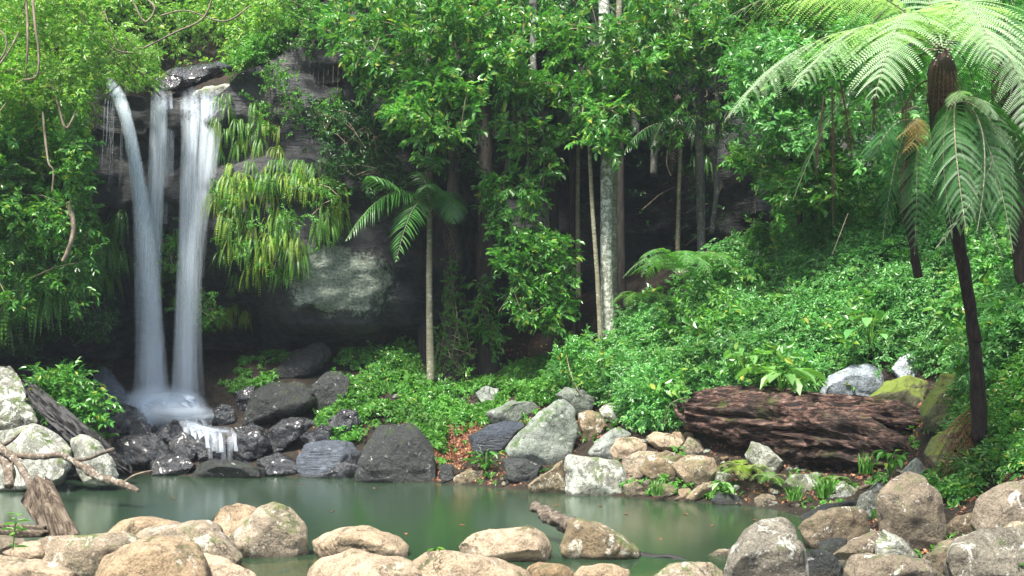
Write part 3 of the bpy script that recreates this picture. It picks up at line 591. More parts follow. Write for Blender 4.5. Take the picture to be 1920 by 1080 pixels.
exec_rocks = [
 # --- left bank
 ([(-30,695),(0,683),(20,682),(35,700),(50,740),(46,764),(20,750),(-30,760)],20.6,'pale','jagged pale boulder leaning at the top of the left bank pile'),
 ([(-40,745),(0,742),(30,748),(60,762),(73,790),(60,806),(0,812),(-40,810)],20.0,'lichen','half shaded mossy boulder under the jagged pale one on the left bank'),
 ([(-60,830),(-20,805),(25,795),(60,793),(105,812),(137,840),(140,872),(122,893),(60,902),(-50,902)],19.2,'pale','broad lichen-whitened boulder behind the fallen branch on the left bank'),
 ([(133,826),(150,812),(166,815),(195,835),(212,860),(226,890),(200,898),(165,892),(140,870)],19.1,'pale','pale wedge boulder ending the left bank under the charred timber'),
 ([(60,830),(100,780),(150,780),(200,850),(200,890),(100,890)],21.2,'wet','dark boulder in shade behind the pale wedge boulder'),
 # --- foot of the falls
 ([(168,735),(180,702),(195,687),(217,702),(236,726),(246,750),(215,760),(180,756)],24.6,'blue','striated blue-black boulder left of the waterfall foot',),
 ([(180,760),(205,758),(212,778),(200,792),(178,790)],24.0,'wet','small wet stone below the striated blue-black boulder'),
 ([(197,792),(207,770),(235,757),(262,765),(277,788),(270,806),(200,815)],23.8,'wet','rounded wet black boulder left of the white water'),
 ([(240,805),(262,787),(285,800),(290,825),(245,828)],23.2,'wet','wet black stone in front of the rounded boulder by the white water'),
 ([(293,792),(302,776),(325,778),(355,788),(372,812),(350,822),(300,815)],24.0,'wet','low black stone parting the white water at the falls foot'),
 ([(281,820),(300,800),(316,792),(330,812),(326,832),(290,832)],23.0,'wet','pointed black stone right of the left rapid'),
 ([(345,782),(365,772),(390,772),(407,790),(402,808),(370,806)],24.3,'wet','smooth black stone behind the second little drop'),
 ([(313,830),(340,808),(366,818),(378,845),(362,864),(330,860)],22.5,'wet','glistening faceted black stone in the middle of the falls rocks'),
 ([(366,828),(385,815),(425,832),(441,848),(412,863),(374,862)],22.4,'wet','flat-topped black stone under the second little drop'),
 ([(198,850),(215,822),(240,812),(290,815),(327,845),(312,868),(208,870)],22.8,'wet','wide wet black boulder at the left of the falls rock pile'),
 ([(278,862),(310,848),(350,855),(372,872),(356,890),(284,888)],22.1,'wet','low black slab lying at the waterline below the falls'),
 ([(355,894),(372,870),(392,862),(425,861),(470,868),(500,880),(504,898)],21.7,'wedge','flat brown-grey boulder in the water right of the black slab'),
 ([(395,770),(415,755),(440,762),(446,790),(420,800),(396,795)],24.4,'wet','wet dark stone at the right edge of the falls mist'),
 ([(440,735),(460,720),(480,722),(475,760),(448,775)],24.5,'wet','upright shaded black stone beside the striated slab boulder'),
 ([(455,790),(466,757),(482,730),(512,716),(560,718),(590,730),(593,758),(560,770),(500,776)],24.0,'wedge','large dark striated boulder with a flat face right of the falls'),
 ([(436,800),(470,792),(495,802),(508,835),(482,864),(438,858)],23.2,'wet','rounded dark boulder beside the second little drop'),
 ([(495,812),(530,785),(578,777),(592,795),(560,822),(515,845)],23.0,'wet','tilted dark slab under the large striated boulder'),
 ([(583,720),(610,697),(640,691),(659,715),(656,742),(620,768),(590,766)],24.5,'wedge','dark boulder with pale flecks at the edge of the green mound'),
 ([(560,820),(600,795),(625,800),(630,830),(600,845)],23.0,'wet','shaded dark stone wedged below the tilted slab'),
 ([(611,786),(640,767),(670,770),(678,792),(660,820),(628,823)],23.0,'wet','black boulder poking out of the green mound foot'),
 ([(553,862),(570,834),(610,821),(660,826),(682,848),(672,878),(620,893),(565,888)],22.6,'blue','shiny blue-grey boulder at the waterline right of the falls'),
 ([(595,898),(614,864),(640,857),(665,862),(677,878),(676,900)],21.9,'wet','low rounded black stone before the shiny blue-grey boulder'),
 ([(480,862),(520,850),(560,862),(565,885),(500,888)],22.6,'wet','shadowed dark stone at the waterline left of the shiny boulder'),
 ([(504,700),(540,664),(580,645),(612,640),(622,665),(600,692),(550,705)],26.0,'wedge','dark mossy boulder at the back of the green mound'),
 ([(666,890),(672,860),(688,828),(709,794),(769,788),(786,812),(812,835),(818,865),(824,902),(760,906),(690,902)],21.4,'wedge','big dark wedge boulder standing at the pool edge below the green mound'),
 ([(824,870),(850,871),(853,902),(826,906)],20.9,'wedge','small dark block at the waterline right of the big wedge boulder'),
 ([(850,895),(876,878),(905,884),(903,906),(852,908)],20.6,'tan_dark','low brownish slab at the waterline below the leaf litter'),
 ([(889,738),(908,722),(935,728),(937,750),(910,758)],24.3,'grey','small grey-green boulder half sunk in the green mound'),
 ([(912,775),(955,752),(1000,750),(1012,765),(965,792),(925,790)],22.9,'grey','low mossy slab behind the big tilted slab boulder'),
 ([(875,817),(920,795),(972,787),(988,798),(945,832),(890,846)],21.3,'blue','bluish slab left of the big tilted slab boulder'),
 # --- middle bank
 ([(946,838),(984,800),(1030,756),(1055,740),(1080,763),(1086,808),(1066,845),(1036,868),(1016,852),(965,846)],20.4,'grey','big tilted grey slab boulder leaning on the middle bank'),
 ([(940,858),(985,860),(1026,874),(1020,892),(998,903),(952,892)],19.8,'wedge','dark angular slab under the big tilted grey slab'),
 ([(1040,740),(1060,726),(1100,732),(1116,745),(1112,766),(1080,772)],21.2,'grey','pale grey boulder capping the middle bank pile'),
 ([(1083,772),(1100,767),(1126,775),(1141,800),(1122,818),(1094,826),(1084,800)],20.3,'tan_dark','blocky brown boulder touching the big tilted grey slab'),
 ([(1121,766),(1145,754),(1175,760),(1182,778),(1160,792),(1128,786)],20.6,'lichen','oval lichened boulder at the top right of the middle bank'),
 ([(1100,846),(1128,815),(1160,800),(1184,815),(1172,845),(1120,858)],19.9,'grey','smooth grey slab sloping between the brown block and the tan stones'),
 ([(1056,864),(1064,853),(1110,853),(1163,859),(1176,884),(1179,930),(1100,932),(1062,928)],18.3,'lichen','square boulder blotched with white lichen at the waterline'),
 ([(990,910),(1020,902),(1040,872),(1055,862),(1064,895),(1060,920),(1000,920)],18.7,'tan_dark','tan wedge stone left of the white-blotched square boulder'),
 ([(1141,838),(1160,820),(1200,820),(1221,837),(1200,854),(1145,857)],19.3,'tan','tan flat-topped stone above the white-blotched square boulder'),
 ([(1165,862),(1198,846),(1235,845),(1240,866),(1205,888),(1170,892)],18.9,'tan_dark','rounded tan boulder just right of the white-blotched boulder'),
 ([(1208,822),(1225,809),(1258,811),(1287,828),(1270,843),(1232,838)],19.4,'tan','long tan stone left of the fallen log end'),
 ([(1276,838),(1290,817),(1310,825),(1322,845),(1303,856),(1280,850)],19.0,'tan_dark','angular brown stone against the left end of the fallen log'),
 ([(1198,882),(1214,856),(1250,846),(1283,856),(1266,892),(1225,900)],18.5,'tan_dark','large smooth tan boulder in the middle of the stony bank'),
 ([(1256,872),(1288,852),(1340,855),(1351,885),(1322,906),(1280,898)],18.1,'tan_dark','broad tan-brown boulder left of the green fern tuft'),
 ([(1168,910),(1190,902),(1207,912),(1204,932),(1174,934)],17.9,'brown','little pinkish stone right beside the white-blotched boulder'),
 ([(1216,915),(1234,906),(1262,910),(1272,926),(1230,936)],17.7,'brown','flattened reddish stone at the waterline behind the grass tuft'),
 ([(1283,934),(1310,910),(1337,900),(1338,918),(1292,942)],17.5,'tan_dark','thin slab stone tilted into the water right of the grass tuft'),
 ([(1333,938),(1345,922),(1385,928),(1397,946),(1345,952)],17.0,'wedge','wet dark stone at the waterline below the fern tuft'),
 ([(1396,852),(1409,828),(1440,836),(1472,865),(1456,882),(1415,882)],17.7,'lichen','pale lichened boulder in front of the fallen log'),
 ([(1449,848),(1460,827),(1480,834),(1498,856),(1486,870),(1460,868)],18.0,'brown','brown-grey stone tucked under the fallen log'),
 ([(1470,905),(1488,888),(1515,886),(1537,895),(1532,918),(1495,925)],17.1,'lichen','greyish round boulder behind the long grass below the log'),
 ([(1412,934),(1430,924),(1452,928),(1461,946),(1440,952),(1415,950)],16.7,'brown','small round brown stone at the pool corner'),
 ([(1565,912),(1580,901),(1605,914),(1602,936),(1568,936)],16.5,'lichen','small white-flecked stone below the right end of the log'),
 ([(1530,738),(1552,702),(1598,678),(1634,685),(1664,712),(1642,738),(1600,750),(1545,748)],20.0,'bluedry','blue-grey ridged boulder above the fallen log'),
 ([(1627,748),(1658,716),(1704,702),(1742,716),(1742,756),(1700,778),(1650,768)],19.0,'mossy','low moss-green boulder right of the blue-grey ridged one'),
 ([(1721,768),(1744,726),(1766,700),(1794,702),(1801,740),(1796,782),(1765,804),(1729,788)],18.2,'mossy','upright mossy boulder beside the tree fern foot'),
 ([(1672,690),(1690,666),(1720,657),(1747,682),(1736,706),(1680,707)],20.8,'bluedry','grey boulder half buried in shrubs on the slope'),
 ([(1730,850),(1742,820),(1790,795),(1822,792),(1818,842),(1760,882)],16.4,'mossy','green-grey boulder behind the heap of dead fronds'),
 ([(1686,886),(1718,858),(1736,870),(1738,900),(1700,905)],15.6,'grey','small grey boulder at the right end of the fallen log'),
 # --- right foreground
 ([(1598,962),(1612,927),(1645,900),(1668,905),(1660,955),(1630,978)],14.4,'pale','white-lichened rock tucked behind the peaked boulder'),
 ([(1495,967),(1540,945),(1600,935),(1625,945),(1570,965),(1520,975)],15.4,'wedge','long flat dark stone at the right pool corner'),
 ([(1638,938),(1655,908),(1700,876),(1732,886),(1778,942),(1778,972),(1760,1012),(1735,1036),(1700,1020),(1643,1000)],13.4,'brown','peaked brown boulder splashed with white lichen',),
 ([(1495,990),(1530,960),(1590,948),(1624,958),(1636,992),(1610,1012),(1520,1032)],13.1,'brown','sloping brown boulder left of the peaked boulder'),
 ([(1818,980),(1830,932),(1868,900),(1925,893),(1975,915),(1975,985),(1900,992)],12.3,'brown','tall brown boulder at the right edge above the big mottled one'),
 ([(1764,1052),(1790,1012),(1840,992),(1930,990),(1985,1010),(1990,1095),(1780,1110)],10.8,'speckled','big grey mottled boulder in the lower right corner'),
 ([(1358,1085),(1372,1030),(1396,988),(1430,969),(1470,968),(1496,986),(1511,1030),(1519,1095),(1370,1105)],10.3,'speckled','tall pale rounded boulder standing nearest on the right'),
 ([(1578,1064),(1600,1041),(1680,1038),(1745,1050),(1782,1090),(1760,1115),(1580,1110)],10.2,'brown','low pinkish-brown slab in front of the right boulders'),
 ([(1640,1012),(1656,992),(1692,1010),(1722,1040),(1662,1050),(1640,1040)],11.4,'lichen','triangular lichened stone before the peaked boulder'),
 ([(1508,1052),(1520,1030),(1558,1033),(1582,1065),(1577,1095),(1520,1100)],11,'wedge','dark speckled stone right of the tall pale boulder'),
 ([(1722,1052),(1760,1015),(1800,1005),(1832,1022),(1800,1060),(1750,1075)],11.8,'brown','rounded brown stone between the peaked boulder and the corner boulder'),
 ([(1556,1042),(1600,1010),(1652,994),(1664,1030),(1600,1052)],12,'brown','flat brown rock below the sloping brown boulder'),
 ([(1530,1018),(1560,1008),(1590,1010),(1582,1030),(1545,1040)],12.3,'wedge','little dark rock filling the gap below the sloping brown boulder'),
 ([(1768,992),(1795,965),(1828,962),(1838,1000),(1800,1014)],13,'brown','low brown rock between the peaked and the tall right boulder'),
 ([(1860,1000),(1900,975),(1940,980),(1940,1010)],12.8,'tan_dark','tan rock behind the big mottled corner boulder'),
 ([(1325,1042),(1348,1028),(1375,1028),(1372,1052),(1335,1052)],12.2,'tan_dark','small tan stone in the water left of the tall pale boulder'),
 # --- foreground, stones along the near edge of the pool
 ([(388,978),(410,950),(445,940),(480,948),(492,975),(470,1020),(430,1025)],12.7,'tan','rounded tan boulder leaning behind the tall two-tone boulder'),
 ([(428,1005),(452,975),(490,948),(516,937),(545,952),(577,990),(581,1036),(540,1042),(480,1040),(440,1032)],12.2,'tan_dark','tall tan boulder with a dark hollow standing in the shallows',),
 ([(195,1003),(228,975),(262,967),(312,970),(346,976),(335,1005),(250,1018)],12.3,'tan','smooth orange-tan boulder at the near waterline on the left'),
 ([(250,1006),(272,990),(330,984),(352,974),(372,970),(412,985),(442,1020),(464,1058),(400,1066),(300,1030)],11.3,'tan_dark','dark-blotched tan boulder in front of the smooth orange-tan one'),
 ([(53,1024),(70,1005),(150,1001),(250,1004),(264,1020),(200,1055),(180,1092),(80,1064)],11.0,'tan_dark','long flat-topped boulder with a mossy front on the left'),
 ([(176,1090),(190,1040),(222,1018),(315,1006),(374,1018),(388,1052),(394,1120),(180,1120)],10.2,'tan','big pale tan boulder with a crack at the lower left'),
 ([(372,1036),(420,1044),(478,1074),(494,1115),(380,1120)],10.4,'tan','low tan boulder sloping down right of the cracked one'),
 ([(-50,1042),(0,1038),(60,1045),(120,1055),(160,1086),(150,1125),(-50,1125)],9.8,'tan','low tan slab in the lower left corner'),
 ([(0,1035),(40,1012),(75,1016),(95,1040),(40,1048)],11.0,'tan','small tan stone beside the green seedling'),
 ([(-40,1000),(0,1000),(45,1010),(60,1030),(-40,1040)],11.6,'brown','dark brown stone under the flat driftwood on the left'),
 ([(578,1018),(610,1000),(650,989),(692,987),(742,1002),(770,1022),(771,1037),(700,1041),(590,1034)],12.2,'tan','low tan stone island in the near water left of centre'),
 ([(855,1024),(880,1000),(920,987),(990,985),(1020,999),(1034,1026),(1031,1044),(940,1044),(862,1034)],12.0,'tan','smooth domed tan stone island right of centre'),
 ([(573,1074),(600,1045),(650,1030),(702,1040),(770,1050),(798,1088),(792,1118),(580,1118)],10.5,'tan','wide tan boulder at the bottom edge left of centre'),
 ([(762,1054),(790,1035),(850,1031),(940,1047),(982,1062),(1008,1092),(1000,1122),(770,1120)],10.6,'tan','broad tan boulder at the bottom edge in the centre'),
 ([(983,1064),(1010,1054),(1060,1057),(1082,1075),(1078,1115),(990,1115)],10.7,'tan','small tan boulder between the broad centre boulder and its neighbour'),
 ([(1075,1074),(1090,1058),(1150,1057),(1180,1068),(1180,1105),(1080,1112)],10.7,'tan','flat tan boulder below the pyramid-shaped rock'),
 ([(1213,1085),(1250,1060),(1290,1054),(1340,1054),(1358,1066),(1352,1112),(1220,1115)],10.6,'tan_dark','greyish tan slab left of the tall pale boulder'),
 ([(1052,1024),(1058,998),(1066,975),(1082,972),(1122,978),(1160,1000),(1203,1032),(1150,1044),(1065,1034)],12.1,'tan_dark','pyramid-shaped tan rock standing in the near water'),
]
EXTRA = {3: dict(t=.9), 0: dict(sm=1), 35: dict(t=.45, sm=1, front=(.5, .8)), 29: dict(sm=1, t=.7, front=(.45, .8)), 66: dict(sm=2, res=46), 70: dict(sm=5, res=46), 69: dict(res=46), 79: dict(res=46), 80: dict(res=46, sm=3)}
for k, r_ in enumerate(exec_rocks):
    ol, d, mt, lb = r_[:4]; e = dict(EXTRA.get(k, {}))
    if mt in ('wet', 'wedge', 'blue', 'bluedry', 'grey'): e.setdefault('sm', 1); e.setdefault('amp', .075 if mt == 'wet' else .055); e.setdefault('fac', 5)
    if mt in ('brown', 'lichen', 'speckled', 'pale', 'tan_dark', 'mossy'): e.setdefault('sm', 1); e.setdefault('amp', .05)
    if mt in ('tan',): e.setdefault('sm', 3); e.setdefault('amp', .05); e.setdefault('fac', 7)
    if d < 13: e.setdefault('res', 44)
    rock(ol, d, mt, lb, cat='boulder' if 'boulder' in lb or 'slab' in lb else 'stone', **e)
# small stones between the big ones
def pebbles(n, poly, mats, label, group, smin, smax, seed, drop=.3):
    rg = np.random.default_rng(seed); done = 0; tries = 0
    protos = []
    for k in range(5):
        p = rg.normal(size=(14, 3)); p = norm(p)*[1, .8, .62]; V, L, T, E = refine(hull_mesh(p), .13); V = facet(V, 9, rg, .08, .3, (0, 0, .4)); V = lap(V, E, 1, .5)
        V = V+vnormals(V, L, T)*(fbm(V*2.2+k*9, 3)*.13)[:, None]; protos.append((V, L, T))
    cache = {}
    while done < n and tries < 4000:
        tries += 1; px = rg.uniform(min(p[0] for p in poly), max(p[0] for p in poly)); py = rg.uniform(min(p[1] for p in poly), max(p[1] for p in poly))
        if not in_poly(np.array([px]), np.array([py]), poly)[0]: continue
        d = ray_ground(px, py)
        if d is None: continue
        q = P(px, py, d); q[2] = float(ground(q[:1], q[1:2])[0])
        if q[2] < -.25: continue
        k = int(rg.integers(5)); mt = mats[int(rg.integers(len(mats)))]
        if (k, mt) not in cache:
            V, L, T = protos[k]; ob = mesh_obj('stone', V, L, T, M[mt], smooth=True, origin=np.zeros(3)); cache[(k, mt)] = ob; first = True
        else: ob = cache[(k, mt)].copy(); C.objects.link(ob)
        s = rg.uniform(smin, smax)*rg.uniform(.6, 1); ob.location = (q[0], q[1], q[2]+s*.1)
        ob.scale = (s*rg.uniform(.8, 1.3), s*rg.uniform(.8, 1.2), s*rg.uniform(.7, 1.1)); ob.rotation_euler = (rg.uniform(-.4, .4), rg.uniform(-.4, .4), rg.uniform(0, 6.28))
        tag(ob, label, 'stone', group); done += 1
pebbles(26, [(180,770),(440,770),(560,850),(500,890),(200,890)], ['wet'], 'small wet black stone among the rocks at the foot of the falls', 'wet black stones at the foot of the falls', .22, .42, 1)
pebbles(60, [(1060,800),(1290,800),(1350,860),(1420,880),(1420,950),(1180,935),(1080,850)], ['tan_dark', 'tan', 'brown', 'lichen'], 'small tan or brown stone filling the stony bank left of the fern tuft', 'small stones of the middle bank', .1, .3, 2)
pebbles(40, [(1420,870),(1600,880),(1700,880),(1640,930),(1560,955),(1420,945)], ['brown', 'lichen', 'tan_dark'], 'small stone on the bank below the fallen log', 'small stones below the fallen log', .07, .2, 3)
pebbles(34, [(1500,1000),(1640,1000),(1900,960),(1920,1080),(1500,1080)], ['brown', 'wedge', 'lichen'], 'small stone wedged between the right foreground boulders', 'small stones between the right boulders', .08, .22, 4)
pebbles(22, [(820,860),(1050,880),(1060,925),(830,905)], ['wedge', 'brown', 'tan_dark'], 'small stone at the waterline below the tilted grey slab', 'small stones below the tilted slab', .07, .2, 5)
pebbles(20, [(560,720),(760,760),(840,800),(1000,790),(1040,730),(900,700)], ['grey', 'wedge'], 'small grey stone half buried in the green mound', 'small stones in the green mound', .06, .18, 6)
pebbles(24, [(0,780),(140,800),(230,870),(60,900),(0,900)], ['pale', 'wet'], 'small stone wedged in the left bank boulders', 'small stones of the left bank', .08, .22, 7)
pebbles(20, [(400,1040),(600,1040),(1050,1030),(1350,1045),(1350,1080),(400,1080)], ['tan', 'brown'], 'small tan stone in the shallow near water', 'small stones in the shallows', .05, .14, 8)
# rocks on the cliff top by the creek and the ledges right of them
for ol, d, mt, lb in [
 ([(290,165),(300,130),(350,118),(440,115),(440,135),(380,150),(340,168)],27.5,'wet','long wet dark slab across the creek above the falls'),
 ([(285,150),(310,135),(345,140),(335,165),(295,170)],26.8,'wet','dark brown boulder on the lip left of the long slab'),
 ([(365,180),(385,160),(450,155),(485,162),(470,182),(400,188)],26.2,'pale','pale dry slab on the lip right of the waterfall'),
 ([(555,115),(580,108),(645,112),(650,150),(600,160),(560,150)],26.2,'wedge','flat brown ledge rock jutting above the ferns'),
 ([(560,165),(600,155),(645,165),(640,195),(590,200)],26.0,'wedge','second ledge rock under the flat brown one'),
 ([(555,75),(590,55),(640,70),(648,105),(600,112),(560,105)],26.8,'lichen','pale-faced ledge rock hung with dry roots'),
 ([(690,200),(700,180),(740,185),(745,225),(700,230)],26.0,'grey','pale flecked rock showing between the central vines'),
 ]: rock(ol, d, mt, lb, sm=1, amp=.09)

# ================================================================== WATERFALL
def fall_mat(name, power=1.6, a=1.0, scale=(7, 7, .12), lo=.25, fade=None, col=(.86, .93, 1.0)):
    t = NT(name); v = t.coords(scale, world=True)
    lw = t.n('ShaderNodeLayerWeight'); lw.inputs[0].default_value = .5
    edge = t.math('POWER', t.math('SUBTRACT', 1.0, lw.outputs['Facing']), power)
    st = t.ramp(t.noise(v, 2.2, 5, .6), [(.34, lo), (.66, 1)])
    al = t.math('MULTIPLY', t.math('MULTIPLY', edge, st), a)
    if fade:
        g = t.n('ShaderNodeNewGeometry'); sp = t.n('ShaderNodeSeparateXYZ'); t.l(g.outputs['Position'], sp.inputs[0])
        mr = t.n('ShaderNodeMapRange'); mr.clamp = True; t.l(sp.outputs[2], mr.inputs[0])
        for k, q in enumerate(fade): mr.inputs[k+1].default_value = q
        al = t.math('MULTIPLY', al, mr.outputs[0])
    df = t.n('ShaderNodeBsdfDiffuse'); df.inputs[0].default_value = (*col, 1)
    tl = t.n('ShaderNodeBsdfTranslucent'); tl.inputs[0].default_value = (*col, 1)
    mx = t.n('ShaderNodeMixShader'); mx.inputs[0].default_value = .5; t.l(df.outputs[0], mx.inputs[1]); t.l(tl.outputs[0], mx.inputs[2])
    tr = t.n('ShaderNodeBsdfTransparent'); m2 = t.n('ShaderNodeMixShader'); t.l(al, m2.inputs[0]); t.l(tr.outputs[0], m2.inputs[1]); t.l(mx.outputs[0], m2.inputs[2])
    return t.done(m2.outputs[0])
WF = fall_mat('silky_white_water', 2.4, .74, (5, 5, .08), .5, fade=(1.5, 9.3, .55, 1.5))
WFS = fall_mat('thin_water_veil', 1.2, .42, (16, 16, .1), .0, fade=(4.0, 9.0, .12, 1.0))
WFD = fall_mat('rushing_white_water', .7, 1.3, (4, 4, 2.5), .6)
MIST = fall_mat('water_mist', 3.6, .5, (1, 1, 1), .9)
wf = empty('waterfall', P(310, 745, 24.6), 'tall silky white waterfall in three streams falling off the mossy rock lip', 'waterfall')
def stream(spec, mat, layers=((1.25, 0), (.85, 1), (.5, 2), (.28, 1)), name='stream', flat=.45, jitter=.12):
    for sc_, k in layers:
        b = Bag(); pts = [P(px+random.uniform(-1, 1)*w_*jitter*k, py, d+(.05*k)) for px, py, d, w_ in spec]
        rad = [w_/FP*d*sc_ for px, py, d, w_ in spec]
        b.add(*tube_arr(pts, rad, 28, noise=.08, nscale=1.2, smoothn=40, flat=flat, cap=False, seed=k*5)); 
        b.build(name, mat, wf, smooth=True)
WV = fall_mat('soft_water_strand', 1.9, .34, (8, 8, .08), .2, fade=(1.5, 9.3, .5, 1.75))
def strands(n, path, xspread, wr, seed, mat=None, ls=((1.0, 0),), ragged=0):
    rg = random.Random(seed)
    for k in range(n):
        o = rg.gauss(0, 1); s = rg.uniform(*wr); cut = len(path) if rg.random() > ragged else rg.randint(3, len(path)-1)
        stream([(px+o*xs_+rg.uniform(-1, 1), py+(rg.uniform(-4, 4) if q < 2 else 0), d+rg.uniform(-.04, .04), max(1.2, w_*s)) for q, (px, py, d, w_, xs_) in enumerate(path[:cut])], mat or WV, ls)
strands(9, [(201,150,25.9,7,1),(209,160,25.5,9,2),(225,188,25.1,10,2.5),(240,240,24.9,9,3),(253,310,24.75,10,3.5),(263,380,24.7,11,4.5),(270,460,24.6,13,6),(276,560,24.55,15,8),(279,660,24.5,18,9),(282,765,24.4,22,11)], 1, (.45, 1.2), 1)
strands(5, [(292,168,26,8,2),(297,176,25.5,9,4),(298,200,25.2,9,4),(296,260,25.1,9,4),(292,340,25.05,9,4),(288,430,25,10,4),(285,540,24.95,10,4),(284,680,24.9,11,5)], 1, (.4, 1.1), 2)
strands(11, [(356,170,26,12,19),(360,182,25.5,11,21),(361,215,25.2,11,20),(359,290,25.1,11,17),(355,370,25.05,12,14),(349,460,25,13,9),(345,560,24.95,15,8),(342,660,24.9,17,9),(340,765,24.8,20,11)], 1, (.3, 1.05), 3)
strands(4, [(384,178,26,8,6),(386,192,25.4,9,7),(386,250,25.2,9,7),(384,330,25.15,9,7),(380,420,25.1,9,7),(374,520,25.1,8,8)], 1, (.5, 1.1), 4, WFS, ragged=.5)
strands(5, [(318,174,25.9,5,6),(320,200,25.5,6,7),(320,250,25.45,6,8),(320,330,25.4,6,8),(319,420,25.4,6,8)], 1, (.4, 1), 5, WFS, ragged=.6)
for k in range(9):
    x = 193+random.uniform(0, 40); y1_ = random.uniform(260, 450); w_ = random.choice([.5, .7, 1.1])
    stream([(x+6,162,25.7,w_),(x,195,25.4,w_),(x-3,260,25.35,w_*1.2),(x-5-random.uniform(0, 5),y1_,25.3,w_*.8)], WFS, ((1, 0),), 'trickle')
stream([(301,155,26.9,10),(302,165,26.2,14),(300,172,25.8,12)], WFS, ((1, 0),), 'lip_water')
# white water running out over the stones, then a little second drop into the pool
WFD2 = fall_mat('foaming_water', 1.3, .75, (5, 5, 1.5), .3)
for k in range(26):
    u = random.random(); x0_ = 262+u*95; y0_ = 748+random.uniform(-6, 16); dx = (x0_-300)*.35+random.uniform(-6, 14); y1_ = y0_+random.uniform(22, 58)
    d0_ = 24.3-random.uniform(0, .5); d1_ = max(22.7, ray_ground(x0_+dx, y1_) or 23)-.25
    stream([(x0_,y0_,d0_,8),(x0_+dx*.3,y0_+6,d0_-.25,9),(x0_+dx*.7,(y0_+y1_)/2+2,(d0_+d1_)/2-.1,7),(x0_+dx,y1_,d1_,4)], WFD2 if k % 3 == 0 else WFD, ((1.1, 0),), 'rapid', flat=.4)
stream([(322,772,23.9,2),(352,790,23.4,12),(374,800,23.0,12),(398,806,22.6,13),(418,808,22.3,16)], WFD2, ((1.2, 0), (.7, 1), (.5, 1)), 'rapid', flat=.5)
for k in range(11):
    x = 388+k*5.2+random.uniform(-3, 3); y1_ = random.uniform(838, 872)
    stream([(x-6,802,22.6,1),(x,811+k*.5,22.2,random.uniform(2, 5)),(x+2,830,22.1,random.uniform(2, 5)),(x+3,y1_,22.05,random.uniform(2, 6))], WFD2 if k % 5 == 0 else WV, ((1.3, 0),), 'small_drop')
for k in range(9):
    x0_ = 335+k*7; stream([(x0_,784+k*2.2,23.6-k*.12,1),(x0_+8,792+k*2.2,23.2-k*.1,7),(x0_+14,806+k*2.4,22.9-k*.08,5),(x0_+15,822+k*2,22.7-k*.05,3)], WV if k % 2 else WFD2, ((1.2, 0),), 'rapid', flat=.5)
stream([(318,835,22.9,4),(322,850,22.75,5),(323,862,22.7,5)], WF, ((1, 0),), 'small_drop')
for px, py, d, rx, rz_ in [(300,757,24.2,85,44),(285,765,24.0,60,45),(335,768,24.0,60,42),(300,780,23.6,60,34),(325,772,23.6,80,26),(360,780,23.9,70,22),(440,850,22.8,30,34)]:
    b = Bag(); th = np.linspace(0, math.pi, 14)[:, None]; ph = np.linspace(0, 2*math.pi, 33)[None]
    c = P(px, py, d); a = rx/FP*d; bz = rz_/FP*d
    V = np.stack([c[0]+a*np.sin(th)*np.cos(ph), c[1]+a*.55*np.sin(th)*np.sin(ph), c[2]+bz*np.cos(th)*np.ones_like(ph)], -1).reshape(-1, 3)
    b.quads(V, grid_quads(14, 33)); b.build('mist', MIST, wf, smooth=True)

# ================================================================== WOOD
def wood(name, pts, rad, mat, label, cat, seg=12, noise=.25, ns=3., smoothn=30, flat=1., kids=()):
    p = [P(*q) for q in pts]; b = Bag(); b.add(*tube_arr(p, rad, seg, noise, ns, smoothn, flat))
    root = empty(name, p[0], label, cat) if kids else None
    o = b.build('stem' if kids else name, M[mat], root, smooth=True, origin=None if kids else p[0])
    if not kids: return tag(o, label, cat)
    for kn, kp, kr, km in kids:
        b = Bag(); b.add(*tube_arr([P(*q) for q in kp], kr, 8, .2, 5, 16)); b.build(kn, M[km], root, smooth=True)
    return root
# the big rotting log: two lobes, deep lengthwise grooves
def groove_log(bag, pts, rads, squash, seed, seg=72, n=150):
    pts = np.array([P(*q) for q in pts]); t = np.linspace(0, 1, n); tt = t*(len(pts)-1)
    c = np.stack([np.interp(tt, range(len(pts)), pts[:, a]) for a in range(3)], 1); c = np.stack([np.convolve(np.pad(c[:, a], 9, 'edge'), np.ones(19)/19, 'valid') for a in range(3)], 1)
    r = np.interp(tt, range(len(rads)), rads); th = np.linspace(0, 2*math.pi, seg, endpoint=False)
    X = t[:, None]*np.ones((1, seg)); A = th[None]*np.ones((n, 1)); twist = .9*t[:, None]
    q = np.stack([X*3.0, np.cos(A+twist)*2.4, np.sin(A+twist)*2.4], -1).reshape(-1, 3)+seed
    h = 1-np.abs(fbm(q*[1, 1.6, 1.6], 4))*.95+fbm(q*[.7, .5, .5]+5, 3)*.28+fbm(q*[2.5, 5, 5], 3)*.10
    rr = r[:, None]*h.reshape(n, seg)*1.12
    end = np.clip(np.minimum(t, 1-t)*14, 0, 1)**.5; jag = fbm(np.stack([np.cos(A).ravel()*2, np.sin(A).ravel()*2, X.ravel()*0+seed], 1)*2, 3).reshape(n, seg)
    rr = rr*end[:, None]
    ax = norm(c[-1]-c[0]); up = np.array([0, 0, 1.]); sd_ = norm(np.cross(ax, up)); up = np.cross(sd_, ax)
    V = c[:, None]+(np.cos(A)[..., None]*up*squash+np.sin(A)[..., None]*sd_)*rr[..., None]+ax*(jag*.35*((t > .93)|(t < .05))[:, None])[..., None]
    i = np.arange(n-1)[:, None]*seg; j = np.arange(seg)[None]; Q = np.stack([i+j, i+(j+1) % seg, i+seg+(j+1) % seg, i+seg+j], -1).reshape(-1, 4)
    bag.quads(V.reshape(-1, 3), Q)
b = Bag()
